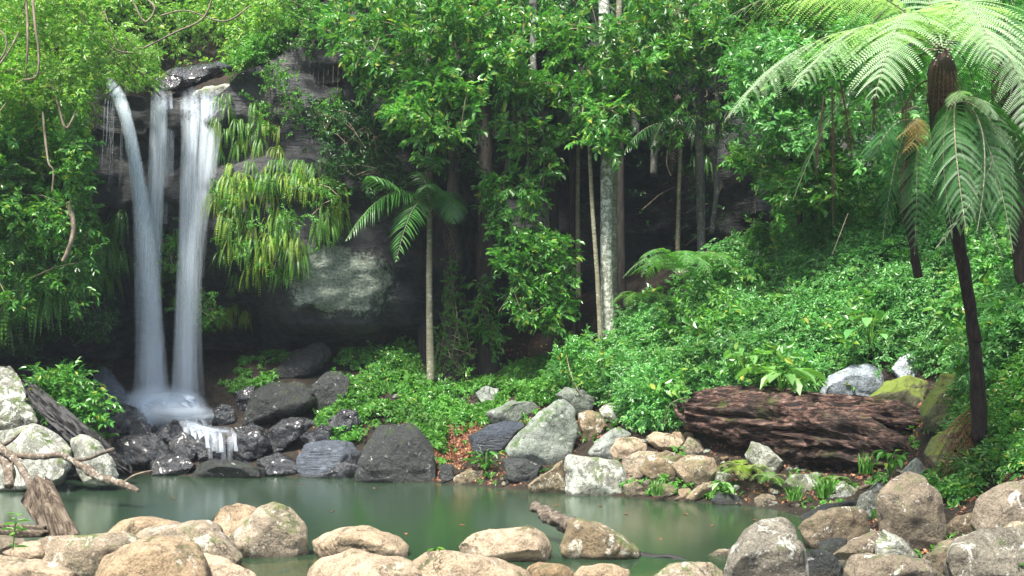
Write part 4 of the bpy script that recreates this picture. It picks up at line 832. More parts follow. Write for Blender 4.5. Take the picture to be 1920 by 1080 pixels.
groove_log(b, [(1278,765,19.0),(1340,775,18.8),(1430,790,18.5),(1530,812,17.9),(1620,834,17.4),(1715,866,16.8)], [.30,.44,.60,.66,.58,.30], .92, 3)
groove_log(b, [(1300,748,19.4),(1430,752,19.1),(1530,768,18.6),(1620,776,18.2),(1690,790,17.8),(1752,810,17.5)], [.22,.30,.36,.38,.40,.28], .9, 11)
tag(b.build('fallen_log', M['log'], smooth=True, origin=P(1500, 880, 18.3)), 'huge rotting red-brown log lying across the stony bank', 'log')
b = Bag(); groove_log(b, [(44,716,21.0),(90,765,20.3),(150,815,19.9),(205,860,20.0),(248,890,20.1)], [.16,.21,.24,.21,.13], .8, 21, 36, 90)
tag(b.build('charred_timber', M['char'], smooth=False, origin=P(150, 815, 20)), 'charred black timber leaning down the left bank boulders', 'timber')
wood('fallen_branch', [(-30,835,17.6),(0,840,17.5),(25,852,17.3),(70,856,17.1),(112,854,17.0),(145,868,16.8),(182,892,16.6),(225,905,16.5),(259,921,16.4)], [.04,.05,.045,.052,.055,.06,.065,.06,.04], 'branch', 'bare peeling branch reaching out over the pool from the left', 'branch', 12, .7, 9, 90,
     kids=[('side_branch', [(-20,800,17.8),(0,838,17.5),(28,862,17.2),(45,885,16.6),(60,915,15.8),(72,930,15.2)], [.05,.07,.06,.06,.07,.05], 'branch'),
           ('side_branch', [(128,862,16.9),(165,860,16.7),(195,848,16.5),(213,843,16.4)], [.035,.03,.03,.04], 'deadwood'),
           ('side_branch', [(0,838,17.6),(22,825,17.7),(36,812,17.9)], [.04,.035,.02], 'deadwood'),
           ('twig', [(228,908,16.5),(248,893,16.4),(268,886,16.3),(286,882,16.2)], [.02,.018,.014,.006], 'twig'),
           ('twig', [(33,845,17.3),(30,870,17.1),(38,890,17.0),(40,915,16.9)], [.012,.01,.009,.005], 'twig'),
           ('twig', [(26,850,17.3),(22,880,17.1),(28,920,17.0)], [.01,.008,.004], 'twig')])
wood('curved_branch', [(-10,855,17.9),(8,862,17.5),(18,885,17.2),(16,912,17.0)], [.10,.10,.09,.07], 'branch', 'thick curved dead branch dipping into the water at the left edge', 'branch', 10, .3, 4)
# split stump board leaning at the near left shore
def slab_wood(name, c0, c1, w0, w1, th, label, cat, mat='stump', seed=0, n=40, seg=40):
    a = P(*c0); c = P(*c1); ax = c-a; Ln = np.linalg.norm(ax); ax = ax/Ln; sd_ = norm(np.cross(ax, [0, 1, .2])); nn = np.cross(sd_, ax)
    t = np.linspace(0, 1, n); A = np.linspace(0, 2*math.pi, seg, endpoint=False); TT, AA = np.meshgrid(t, A, indexing='ij')
    w_ = (w0+(w1-w0)*TT)*np.sign(np.cos(AA))*np.abs(np.cos(AA))**.6; h = th*np.sign(np.sin(AA))*np.abs(np.sin(AA))**.7
    q = np.stack([w_*9, h*9, TT*Ln*.8], -1).reshape(-1, 3)+seed; f = fbm(q, 4).reshape(n, seg); jag = vnoise(np.stack([w_.ravel()*11, w_.ravel()*0, w_.ravel()*0+seed], 1)).reshape(n, seg)
    V = a+ax*(TT*Ln+jag*.13*(TT > .9)*1.4-jag*.06*(TT < .1))[..., None]+sd_*(w_*(1+f*.25))[..., None]+nn*(h*(1+f*.9)+f*.02)[..., None]
    i = np.arange(n-1)[:, None]*seg; j = np.arange(seg)[None]; Q = np.stack([i+j, i+(j+1) % seg, i+seg+(j+1) % seg, i+seg+j], -1).reshape(-1, 4)
    b = Bag(); b.add(V.reshape(-1, 3), list(Q.ravel())+list(range(seg))[::-1]+[(n-1)*seg+k for k in range(seg)], [4]*len(Q)+[seg, seg])
    return tag(b.build(name, M[mat], smooth=True, origin=a), label, cat)
slab_wood('split_stump', (125,1010,13.2), (70,925,13.5), .20, .25, .09, 'split grey stump leaning in the pool at the near left', 'stump', seed=3)
slab_wood('split_stump', (140,1010,13.1), (92,915,13.4), .10, .06, .06, 'thin splinter of grey wood leaning on the split stump', 'wood', seed=8)
slab_wood('driftwood', (-30,1000,12.3), (106,1000,12.6), .07, .04, .05, 'flat driftwood plank at the left edge behind the seedling', 'driftwood', seed=5)
slab_wood('driftwood', (-30,985,12.9), (100,990,13.0), .04, .03, .03, 'thin pale driftwood stick behind the flat plank', 'driftwood', seed=9)
wood('driftwood', [(1001,949,13.4),(1020,962,13.2),(1045,976,13.0),(1075,992,12.7)], [.06,.10,.11,.10], 'deadwood', 'stub of grey driftwood sticking out behind the pyramid-shaped rock', 'driftwood', 18, 1.0, 9, 40)
wood('driftwood', [(1198,1038,12.2),(1225,1044,12.1),(1255,1043,12.0),(1287,1051,11.9)], [.04,.06,.05,.03], 'char', 'dark flat driftwood lying in the near water right of the pyramid rock', 'driftwood', 10, .4, 6, flat=.6)
wood('driftwood', [(900,895,20.3),(930,900,20.1),(975,908,19.6),(1000,912,19.5)], [.05,.06,.05,.03], 'deadwood', 'pale driftwood stick along the waterline below the tilted slab', 'driftwood', 8, .3, 5)

# ================================================================== TREES
def trunk_part(root, pts, rad, mat, seg=14, noise=.12, ns=2., smoothn=36):
    b = Bag(); b.add(*tube_arr([P(*q) for q in pts], [r_/FP*pts[0][2] for r_ in rad], seg, noise, ns, smoothn)); return b.build('trunk', M[mat], root, smooth=True)
def limbs(root, lst, mat='bark_grey'):
    for pts, r0 in lst:
        b = Bag(); b.add(*tube_arr([P(*q) for q in pts], np.linspace(r0, r0*.3, len(pts)), 7, .15, 3, 18)); b.build('limb', M[mat], root, smooth=True)
def crown(root, masses, mat, name='crown', protos=None, s=(.8, 1.3)):
    b = Bag()
    for k, (poly, d0, d1, n, sc_, th) in enumerate(masses):
        pos = vol(poly, d0, d1, n, sc_, th, seed=abs(k+len(masses)*7+int(poly[0][0]))); leaves_at(b, protos or SPR, pos, s[0], s[1], 1.0, 0, seed=k)
        # fine twigs carrying the leaves
        if len(pos) > 20:
            rg = np.random.default_rng(k)
            for _ in range(min(60, len(pos)//12)):
                a = pos[rg.integers(len(pos))]; dd = np.linalg.norm(pos-a, axis=1); c_ = np.where((dd > .3) & (dd < 1.3))[0]
                if len(c_): e = pos[rg.choice(c_)]; b.add(*tube_arr([a, (a+e)/2+[0, 0, .08], e], [.012, .01, .006], 4, cap=False), 1)
    return b.build(name, [M[mat], M['twig']], root)
def tree(label, tr, rad, bark, masses, leaf='leaf_canopy', lb=(), name='tree', cat='tree', protos=None, s=(.8, 1.3), crown_name='crown', **kw):
    root = empty(name, P(*tr[0]), label, cat); trunk_part(root, tr, rad, bark, **kw)
    if lb: limbs(root, lb)
    if masses: crown(root, masses, leaf, crown_name, protos, s)
    return root
tree('tall tree with a thick white-mottled trunk right of the hanging ivy', [(1142,650,24),(1139,560,24),(1137,450,24),(1137,300,24.1),(1134,150,24.2),(1132,-60,24.3)], [17,12,11.5,11,11,10], 'bark_pale',
     [([(1090,230),(1080,150),(1060,60),(1100,-20),(1230,-20),(1240,120),(1190,210),(1170,230)],22.4,24.6,300,.8,.13), ([(1100,255),(1090,190),(1170,180),(1180,240),(1150,290)],22.2,23.6,120,.8,-.1)],
     lb=[([(1136,300,24.1),(1110,200,23.4),(1085,120,23)],.05),([(1135,200,24),(1180,120,23.4),(1215,60,23)],.05)])
tree('slender mossy tree standing just behind the white-mottled trunk', [(1150,640,24.6),(1150,450,24.6),(1152,250,24.6),(1158,120,24.6),(1162,-40,24.6)], [8,7,7,6,5.5], 'bark_palm',
     [([(1180,200),(1150,60),(1200,-20),(1340,-20),(1330,120),(1250,200)],23.4,25.6,300,.9,.1)])
tree('thin leaning sapling left of the white-mottled trunk', [(1126,640,23.6),(1120,520,23.6),(1110,380,23.6),(1104,250,23.6),(1100,170,23.6)], [5,4.2,3.8,3.4,3], 'bark_palm',
     [([(1080,260),(1060,140),(1110,90),(1160,160),(1150,260)],22.8,24,140,.8,0)])
tree('grey straight tree right of centre with hanging leafy boughs', [(1316,520,26),(1314,400,26),(1312,250,26),(1312,100,26),(1310,-60,26)], [8,8,8,8,8], 'bark_grey',
     [([(1235,270),(1220,180),(1260,-20),(1420,-20),(1440,150),(1400,240),(1360,290),(1300,240),(1260,280)],23.8,26,300,.75,.17)],
     lb=[([(1312,200,26),(1350,160,25),(1390,150,24.5)],.05),([(1312,150,26),(1270,100,25.2),(1250,60,24.8)],.05)])
tree('thin grey twisted tree before the dark cave on the right', [(1334,440,26.4),(1343,360,26.4),(1340,300,26.4),(1346,220,26.4),(1336,60,26.4)], [5,5,4.5,4.5,4], 'bark_grey',
     [([(1340,120),(1330,-20),(1480,-20),(1480,120),(1420,150)],25,27,260,1,.05)])
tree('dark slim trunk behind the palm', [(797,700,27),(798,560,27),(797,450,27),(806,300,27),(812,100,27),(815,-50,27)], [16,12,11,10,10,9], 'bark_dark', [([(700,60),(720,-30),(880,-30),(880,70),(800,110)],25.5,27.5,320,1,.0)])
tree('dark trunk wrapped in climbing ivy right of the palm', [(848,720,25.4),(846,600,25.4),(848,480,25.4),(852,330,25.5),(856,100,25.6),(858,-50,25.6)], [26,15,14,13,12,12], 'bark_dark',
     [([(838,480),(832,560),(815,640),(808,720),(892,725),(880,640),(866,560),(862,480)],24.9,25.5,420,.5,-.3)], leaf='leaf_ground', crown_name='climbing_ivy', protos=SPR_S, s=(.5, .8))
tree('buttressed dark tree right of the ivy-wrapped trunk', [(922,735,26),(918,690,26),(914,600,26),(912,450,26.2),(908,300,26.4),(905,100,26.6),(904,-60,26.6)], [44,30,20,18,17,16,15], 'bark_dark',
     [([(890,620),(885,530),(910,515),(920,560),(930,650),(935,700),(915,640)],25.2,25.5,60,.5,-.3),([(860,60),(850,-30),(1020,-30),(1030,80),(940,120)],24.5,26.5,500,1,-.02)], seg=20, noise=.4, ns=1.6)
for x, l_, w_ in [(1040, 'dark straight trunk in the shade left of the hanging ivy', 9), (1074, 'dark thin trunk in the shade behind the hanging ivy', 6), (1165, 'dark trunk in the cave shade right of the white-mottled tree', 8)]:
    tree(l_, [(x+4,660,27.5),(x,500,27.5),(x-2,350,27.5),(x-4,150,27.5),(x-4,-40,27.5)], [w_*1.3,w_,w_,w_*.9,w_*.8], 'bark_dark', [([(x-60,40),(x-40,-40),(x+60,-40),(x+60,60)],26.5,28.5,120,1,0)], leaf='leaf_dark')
for x, y1_, w_, l_ in [(978, 130, 6, 'pale thin trunk high in the centre canopy'), (1037, 200, 4, 'thinnest pale trunk high between the canopy boughs'), (1230, 160, 7, 'pale trunk high behind the leafy boughs'), (1195, 90, 9, 'brown trunk at the top right of the white-mottled tree')]:
    tree(l_, [(x-4,y1_+170,28.0),(x,y1_,28),(x+2,60,28),(x+5,-60,28)], [w_]*4, 'bark_grey', [([(x-50,30),(x-40,-40),(x+50,-40),(x+50,40)],26.5,28.5,90,1,0)])
tree('white-barked tree standing on the hill above the falls', [(506,80,31),(511,40,31),(514,0,31),(516,-60,31)], [9,9,9,8], 'bark_pale', [([(440,20),(450,-40),(600,-40),(600,30),(520,10)],29,32,260,1,0)], leaf='leaf_bright')
# big leafy boughs of the centre canopy, hanging in front of the cliff
CAN = [
 ('broad tree whose bright boughs hang left of the centre canopy', [(640,-80,25),(650,-20,24.8),(700,40,24.5)], [10,8,5], [([(600,40),(640,-30),(800,-30),(800,90),(760,130),(700,150),(650,110)],22.6,25.2,380,.8,.12), ([(640,120),(690,90),(770,140),(760,210),(700,200)],23,24.6,90,.7,.05)]),
 ('leafy bough spreading in tiers above the palm', [(780,-80,24.5),(785,0,24.3),(800,100,24),(815,180,23.8)], [10,8,6,4], [([(760,60),(840,-30),(980,-30),(1000,60),(985,130),(940,160),(880,110),(820,120)],22.2,24.4,360,.8,.14), ([(730,215),(745,190),(800,160),(900,150),(900,200),(880,240),(860,262),(790,262),(770,235)],22.2,23.6,330,.7,-.05), ([(800,262),(830,262),(826,310),(808,315)],22.8,23.2,16,.5,-.5),([(770,130),(850,110),(890,190),(800,180)],22.6,24,170,.8,0)]),
 ('dark glossy bough hanging right of the tiered one', [(1000,-80,25),(1000,0,24.8),(1000,120,24.4),(1010,230,24)], [9,8,6,4], [([(900,190),(930,160),(1000,140),(1060,150),(1080,220),(1050,280),(1000,260),(960,300),(940,240)],23,25,230,.7,.16), ([(1000,40),(1090,0),(1090,80),(1040,130)],23.4,25,120,.9,.1)]),
]
for lb_, tr, rd, ms in CAN: tree(lb_, tr, rd, 'bark_grey', ms)
# hanging ivy column in the centre
b_ivy = empty('hanging_vine', P(1000, 200, 24.2), 'thick hanging vine with glossy leaves dangling over the dark cave', 'vine')
b = Bag()
for q in ([(985,160,24.3),(990,300,24.1),(985,420,23.9),(1000,560,23.8)], [(1015,180,24.3),(1020,330,24.1),(1000,430,24),(1020,600,23.8)], [(950,300,24.2),(945,400,24.1),(970,520,23.9),(950,560,23.8),(935,585,23.8)]):
    b.add(*tube_arr([P(*a) for a in q], [.03,.025,.02,.012]+[.01]*(len(q)-4), 6, .2, 4, 24))
b.build('stem', M['twig'], b_ivy, smooth=True)
crown(b_ivy, [([(905,390),(915,330),(945,320),(960,345),(955,400),(935,420),(950,450),(915,430)],23.5,24.2,95,.5,-.25), ([(965,330),(1000,270),(1040,260),(1045,300),(1020,350),(1030,390),(985,420),(970,370)],23.5,24.4,110,.5,-.15),
              ([(930,470),(960,440),(1010,430),(1062,450),(1075,500),(1065,560),(1058,600),(1040,632),(1010,610),(975,600),(955,560),(960,520),(930,500)],23.2,24.3,520,.7,-.3)], 'leaf_mid', 'foliage', s=(.8, 1.2))
# ----------------------------------------------------- palms
def palm(label, base, top, rad, fr, dead=(), mats=('palm', 'palm_dead'), L=1.9):
    root = empty('palm_tree', P(*base), label, 'palm'); mid = [(base[i]+top[i])/2+(-2 if i == 0 else 0) for i in range(3)]
    trunk_part(root, [base, mid, top], [rad*1.35, rad, rad*.85], 'bark_palm', seg=10, noise=.08)
    t0 = P(*top)
    for k, f in enumerate(list(fr)+list(dead)):
        b = Bag(); isd = k >= len(fr); frond_arr(b, t0, P(*f[0]), P(*f[1]), f[2], npin=38 if not isd else 20, droop=f[3] if len(f) > 3 else .5, seed=k, twopin=False, pinw=.034 if not isd else .022, start=.15, stem=.02)
        mt = M[mats[1] if isd else mats[0]]; b.build('frond', [mt, M['bark_palm'] if not isd else mt], root)
palm('slim-stemmed palm with arching fronds in the middle of the clearing', (808,715,24.6), (806,400,24.6), 6,
     [((740,300,24.2),(648,452,23.4),.62,.7), ((720,330,24.4),(690,330,23.0),.55,.6), ((780,330,24),(742,492,23.2),.60,.35), ((830,320,25),(870,400,25.2),.6,.6), ((800,300,25.2),(770,330,26),.5,.6), ((845,330,24),(850,420,23.3),.5,.6), ((770,320,25),(690,390,25.6),.5,.7), ((812,330,23.8),(800,350,22.9),.5,.7)],
     [((840,390,24.3),(860,500,24),.42,.3), ((830,400,24.6),(835,470,24.6),.35,.3)])
palm('shadowy palm with thin drooping fronds left of the white-mottled trunk', (1085,560,27.4), (1085,215,27.4), 4, [((1060,190,27),(1040,275,26.6),.6,.7), ((1110,190,27),(1120,260,26.6),.6,.7), ((1060,170,27.4),(1010,230,27),.5,.7), ((1085,160,27),(1085,240,26.2),.5,.6),((1050,200,27),(1000,170,27),.5,.6)], mats=('leaf_dark', 'palm_dead'))
palm('shadowy palm with dry hanging skirts right of the white-mottled trunk', (1270,560,27.8), (1278,230,27.8), 4, [((1250,190,27),(1220,280,26.8),.5,.7), ((1300,190,27),(1320,290,27),.5,.7),((1200,220,27),(1170,290,26.8),.4,.7)], [((1262,250,27.4),(1258,330,27.3),.25,.3),((1285,140,27.4),(1262,200,27.3),.25,.3)], mats=('leaf_dark', 'palm_dead'))

# ----------------------------------------------------- tree ferns on the right
def tree_fern(label, tr, rad, fronds, skirt=()):
    root = empty('tree_fern', P(*tr[0]), label, 'tree fern'); trunk_part(root, tr, rad, 'fibre', seg=22, noise=.35, ns=5, smoothn=60)
    for k, f in enumerate(fronds):
        p0, p1, p2, wd, mt = f[:5]; kw = dict(f[5]) if len(f) > 5 else {}
        b = Bag(); frond_arr(b, P(*p0), P(*p1), P(*p2), wd, seed=k*3+1, **kw)
        st = M['fern_dead'] if mt == 'fern_dead' else M['bark_palm']
        o = b.build('frond', [M[mt], st], root)
        if mt == 'fern_dead': o['label'] = 'dead brown hanging frond'
        if mt == 'fern_gold': o['label'] = 'yellowing frond'
    return root
T_ = (1768, 95, 13.0)
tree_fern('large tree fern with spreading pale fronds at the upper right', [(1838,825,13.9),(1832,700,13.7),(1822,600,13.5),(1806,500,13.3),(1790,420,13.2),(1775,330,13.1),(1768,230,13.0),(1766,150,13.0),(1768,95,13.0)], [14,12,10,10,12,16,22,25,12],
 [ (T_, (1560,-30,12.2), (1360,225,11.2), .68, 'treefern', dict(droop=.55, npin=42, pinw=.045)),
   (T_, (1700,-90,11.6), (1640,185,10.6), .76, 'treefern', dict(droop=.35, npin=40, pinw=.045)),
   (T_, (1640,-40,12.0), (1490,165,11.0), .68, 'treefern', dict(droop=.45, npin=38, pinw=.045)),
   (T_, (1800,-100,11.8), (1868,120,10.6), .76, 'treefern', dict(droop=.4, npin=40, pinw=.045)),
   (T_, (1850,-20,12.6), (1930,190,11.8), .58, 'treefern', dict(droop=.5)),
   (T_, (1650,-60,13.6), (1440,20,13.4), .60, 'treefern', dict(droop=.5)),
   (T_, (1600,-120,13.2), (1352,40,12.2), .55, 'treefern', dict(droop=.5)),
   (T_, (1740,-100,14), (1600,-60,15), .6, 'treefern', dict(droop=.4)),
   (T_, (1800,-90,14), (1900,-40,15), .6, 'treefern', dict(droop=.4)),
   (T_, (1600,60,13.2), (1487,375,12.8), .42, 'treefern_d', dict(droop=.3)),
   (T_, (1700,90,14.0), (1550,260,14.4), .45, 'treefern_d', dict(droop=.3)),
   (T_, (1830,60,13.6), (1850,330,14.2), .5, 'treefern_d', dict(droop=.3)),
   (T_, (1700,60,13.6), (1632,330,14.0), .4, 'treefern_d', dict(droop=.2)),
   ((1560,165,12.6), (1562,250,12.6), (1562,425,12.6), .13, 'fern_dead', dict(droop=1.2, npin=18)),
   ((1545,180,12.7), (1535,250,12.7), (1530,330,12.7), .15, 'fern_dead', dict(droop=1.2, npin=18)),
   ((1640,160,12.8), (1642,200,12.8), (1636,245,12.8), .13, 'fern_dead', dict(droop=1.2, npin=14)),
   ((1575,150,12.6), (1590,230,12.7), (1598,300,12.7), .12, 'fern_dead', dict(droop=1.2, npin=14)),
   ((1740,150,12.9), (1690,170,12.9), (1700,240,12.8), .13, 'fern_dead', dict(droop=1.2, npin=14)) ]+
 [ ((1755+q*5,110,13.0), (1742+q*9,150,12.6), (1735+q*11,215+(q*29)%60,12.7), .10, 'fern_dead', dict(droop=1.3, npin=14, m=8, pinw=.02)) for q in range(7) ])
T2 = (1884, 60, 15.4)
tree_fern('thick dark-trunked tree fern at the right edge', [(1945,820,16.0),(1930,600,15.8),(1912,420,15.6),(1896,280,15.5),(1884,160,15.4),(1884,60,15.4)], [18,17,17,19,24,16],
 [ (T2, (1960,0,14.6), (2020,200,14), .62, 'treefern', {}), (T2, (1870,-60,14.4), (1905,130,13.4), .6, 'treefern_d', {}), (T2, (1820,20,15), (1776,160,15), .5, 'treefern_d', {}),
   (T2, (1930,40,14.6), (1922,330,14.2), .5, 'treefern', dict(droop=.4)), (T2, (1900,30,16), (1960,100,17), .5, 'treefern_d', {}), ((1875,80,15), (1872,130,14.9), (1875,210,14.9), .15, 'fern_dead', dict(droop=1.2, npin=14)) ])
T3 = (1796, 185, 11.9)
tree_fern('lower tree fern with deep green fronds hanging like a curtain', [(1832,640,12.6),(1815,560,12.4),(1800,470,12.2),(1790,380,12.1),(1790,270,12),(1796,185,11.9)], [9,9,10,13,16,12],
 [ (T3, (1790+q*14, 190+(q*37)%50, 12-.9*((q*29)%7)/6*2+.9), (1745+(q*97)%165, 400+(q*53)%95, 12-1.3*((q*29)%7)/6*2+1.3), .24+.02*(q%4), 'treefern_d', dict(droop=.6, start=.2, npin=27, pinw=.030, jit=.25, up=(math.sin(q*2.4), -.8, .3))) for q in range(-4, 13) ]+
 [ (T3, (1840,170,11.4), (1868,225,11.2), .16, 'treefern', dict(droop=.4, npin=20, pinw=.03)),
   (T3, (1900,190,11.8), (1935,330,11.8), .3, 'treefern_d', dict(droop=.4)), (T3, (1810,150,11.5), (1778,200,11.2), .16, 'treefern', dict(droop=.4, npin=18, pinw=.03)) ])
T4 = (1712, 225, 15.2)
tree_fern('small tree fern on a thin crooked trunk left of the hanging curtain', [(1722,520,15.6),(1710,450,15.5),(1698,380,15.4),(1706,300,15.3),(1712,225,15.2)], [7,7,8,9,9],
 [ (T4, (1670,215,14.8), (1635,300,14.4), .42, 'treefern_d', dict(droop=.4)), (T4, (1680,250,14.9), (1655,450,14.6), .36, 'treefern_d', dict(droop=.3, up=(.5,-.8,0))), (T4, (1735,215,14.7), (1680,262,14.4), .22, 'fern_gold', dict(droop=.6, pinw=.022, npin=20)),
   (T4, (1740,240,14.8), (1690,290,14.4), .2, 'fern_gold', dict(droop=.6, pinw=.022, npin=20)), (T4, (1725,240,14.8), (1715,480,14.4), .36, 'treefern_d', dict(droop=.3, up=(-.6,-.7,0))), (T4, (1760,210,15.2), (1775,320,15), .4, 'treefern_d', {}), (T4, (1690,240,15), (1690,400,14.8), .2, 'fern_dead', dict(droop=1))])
# ----------------------------------------------------- ground ferns and broad-leaved plants
def ground_fern(label, at_, n, L, mat='fern', w_=.16, spread=None, tw=True):
    c = P(*at_); root = empty('fern', c, label, 'fern'); rg = random.Random(int(at_[0]))
    for k in range(n):
        a = 2*math.pi*k/n+rg.uniform(-.3, .3); l = L*rg.uniform(.7, 1.1); dr = np.array([math.cos(a), math.sin(a)*.8-.15, 0])
        b = Bag(); frond_arr(b, c, c+dr*l*.45+[0, 0, l*rg.uniform(.5, .8)], c+dr*l+[0, 0, rg.uniform(-.1, .25)*l], w_*L, npin=22, m=10, droop=.3, seed=k, pinw=.024*L, twopin=tw, stem=.008)
        b.build('frond', [M[mat], M['bark_palm']], root)
ground_fern('arching fern above the shrubs left of the tall slope bushes', (1275,520,22.6), 12, 1.5, 'leaf_shrub', .22)
ground_fern('drooping fern beside the white-mottled trunk', (1210,575,23.4), 9, 1.0, 'leaf_mid', .26)
ground_fern('bright fern tuft growing among the tan stones', (1395,890,17.4), 12, .55, 'fern_yellow', .3)
ground_fern('small fern tuft growing from the stones right of the bright one', (1440,905,17.0), 9, .4, 'fern', .3)
ground_fern('small fern under the right end of the fallen log', (1560,905,16.9), 7, .35, 'fern', .3)
def leafy(label, at_, n, L, W_, mat, name='plant', cat='plant', h=.5, seed=0, lift=.6, protos=None):
    c = P(*at_); rg = random.Random(seed+int(at_[0])); root = empty(name, c, label, cat); bl = Bag(); bs = Bag()
    for k in range(n):
        a = rg.uniform(0, 6.28); rr = h*rg.uniform(.2, .8); e = c+np.array([math.cos(a)*rr, math.sin(a)*rr-.1, h*rg.uniform(.4, 1.1)])
        bs.add(*tube_arr([c, (c+e)/2+[0, 0, h*.2], e], [.012, .009, .006], 5, cap=False))
        l = L*rg.uniform(.7, 1.15); V, F = leaf_v(l, W_*l/L, .12, rg.uniform(.15, .5)); V = V@(rotz(a+rg.uniform(-.4, .4))@roty(rg.uniform(-.3, .5))).T+e
        bl.add(V, F, [4, 4])
    bs.build('stem', M['blade'], root); bl.build('foliage', M[mat], root); return root
M['leaf_pale'] = leaf_mat('large_pale_leaves', [(0, (.16, .38, .10)), (1, (.26, .48, .15))], .4, .4)
leafy('clump of very large pale green leaves above the log', (1465,735,18.9), 16, .48, .26, 'leaf_pale', h=.5)
leafy('broad-leaved plant with round leaves on the shrubby slope', (1632,655,19.6), 12, .26, .2, 'leaf_shrub', h=.7)
leafy('young plant with pale shaking leaves left of the large leaves', (1400,705,19.2), 16, .26, .13, 'leaf_pale', h=.5, seed=3)
leafy('big-leaved seedling at the edge of the dark cave floor', (1085,655,23.8), 9, .34, .15, 'leaf_mid', h=.4)
leafy('low bush with long leaves beside the dark angular slab', (912,885,20.2), 34, .17, .07, 'leaf_mid', h=.42)
leafy('pale drooping leaves between the fern tuft and the water', (1350,920,17.2), 9, .22, .09, 'leaf_pale', h=.18)
leafy('leafy weed at the right end of the fallen log', (1668,890,15.8), 12, .2, .08, 'leaf_mid', h=.35)
leafy('tiny seedling on the near shallows in the centre', (820,1034,11.3), 7, .10, .035, 'leaf_bright', h=.06)
# green seedling at the lower left
c = P(24, 1030, 10.4); sd_root = empty('seedling', c, 'upright light green seedling at the lower left corner', 'plant'); b = Bag(); b.add(*tube_arr([c, c+[.02, 0, .2], c+[.035, 0, .36]], [.009, .008, .005], 6)); b.build('stem', M['blade'], sd_root)
b = Bag()
for k in range(13):
    a = k*2.4; z = .12+.25*k/12 if k > 1 else .02; V, F = leaf_v(.14 if k < 9 else .09, .026, .2, .45); b.add(V@(rotz(a)@roty(-.45)).T+c+[.02+.01*k/12, 0, z], F, [4, 4])
b.build('foliage', M['leaf_pale'], sd_root)
def tuft(label, at_, n, L, seed):
    c = P(*at_); rg = random.Random(seed); b = Bag()
    for k in range(n):
        a = rg.uniform(0, 6.28); l = L*rg.uniform(.5, 1.1); dr = np.array([math.cos(a), math.sin(a), 0])*rg.uniform(.15, .8); base = c+[rg.uniform(-.1, .1), rg.uniform(-.08, .08), -.03]
        t = np.linspace(0, 1, 6); cv = bez(base, base+dr*l*.3+[0, 0, l*.8], base+dr*l+[0, 0, l*rg.uniform(.2, .9)], t); s_ = norm(np.cross(dr, [0, 0, 1.]))*.008*L/.4; wd = np.array([1, 1, .9, .7, .4, .05])[:, None]
        V = np.concatenate([cv-s_*wd, cv+s_*wd]); b.quads(V, [[q, q+1, q+7, q+6] for q in range(5)])
    tag(b.build('grass_tuft', M['blade'], origin=c), label, 'grass tuft')
tuft('grass tuft at the waterline among tan stones', (1232,925,17.3), 60, .42, 1)
tuft('long-bladed grass tuft below the middle of the log', (1545,930,16.2), 90, .5, 2)
tuft('grass tuft growing left of the round greyish boulder', (1490,935,16.2), 60, .38, 3)
tuft('thin grass tuft in the deep shade under the log', (1625,885,16.7), 50, .5, 4)
tuft('dry grass tuft on top of the middle bank', (1075,725,22.0), 40, .6, 5)
M['rust'] = leaf_mat('rusty_dead_frond', [(0, (.11, .035, .018)), (1, (.22, .08, .035))], .8, .2, tcol=.6)
# heap of dead red fronds by the tree fern foot
root = empty('dead_fronds', P(1790, 860, 14.2), 'heap of dead rusty fern fronds hanging beside the tree fern foot', 'dead fronds')
for k in range(12):
    b = Bag(); x = 1800+k*5; frond_arr(b, P(x+20, 770+k*4, 14.1), P(x-10, 775+k*5, 13.9), P(1735+k*8, 880+(k % 4)*12, 13.8), .12, npin=13, m=5, droop=1.2, seed=k, pinw=.012, up=(math.sin(k), -.5, .5)); b.build('frond', [M['rust'], M['rust']], root)

# ================================================================== CLIFF FERNS
SW = [sword(s, n=13) for s in range(6)]
SWM = {}
def cliff_ferns(n, poly, mats, label, group, smin, smax, seed, off=.12):
    rg = np.random.default_rng(seed); k = 0; tries = 0; xs = [p[0] for p in poly]; ys = [p[1] for p in poly]
    while k < n and tries < 5000:
        tries += 1; px, py = rg.uniform(min(xs), max(xs)), rg.uniform(min(ys), max(ys))
        if not in_poly(np.array([px]), np.array([py]), poly)[0]: continue
        y = 25.
        for _ in range(6): q = P(px, py, y); y = float(cliff_y(np.array([q[0]]), np.array([q[2]]))[0])
        q = P(px, py, y-off); j = int(rg.integers(6)); mt = mats[int(rg.integers(len(mats)))]
        if (j, mt) not in SWM:
            V, L, T, _m = SW[j]; o = mesh_obj('cliff_fern', V, L, T, M[mt], origin=np.zeros(3)); SWM[(j, mt)] = o
        else: o = SWM[(j, mt)].copy(); C.objects.link(o)
        s = rg.uniform(smin, smax); o.location = q; o.scale = (s*rg.choice([-1, 1]), s, s); o.rotation_euler = (0, 0, rg.uniform(-.5, .5))
        tag(o, label, 'fern', group); k += 1
cliff_ferns(42, [(405,170),(470,190),(540,250),(560,330),(520,380),(420,330),(405,260)], ['fern', 'fern_yellow'], 'yellow-green sword fern clump hanging on the rock right of the waterfall lip', 'sword ferns right of the waterfall lip', .5, .8, 1)
cliff_ferns(38, [(400,330),(520,360),(580,470),(550,520),(440,500),(395,440)], ['fern', 'fern_yellow', 'fern'], 'sword fern clump hanging thickly on the bulge halfway down beside the falls', 'sword ferns on the bulge beside the falls', .6, 1.0, 2, .15)
cliff_ferns(24, [(540,280),(600,300),(665,335),(650,400),(600,400),(550,350)], ['fern_yellow', 'fern'], 'sword fern clump with long straps above the pale lichen patch', 'sword ferns above the lichen patch', .6, .9, 3, .15)
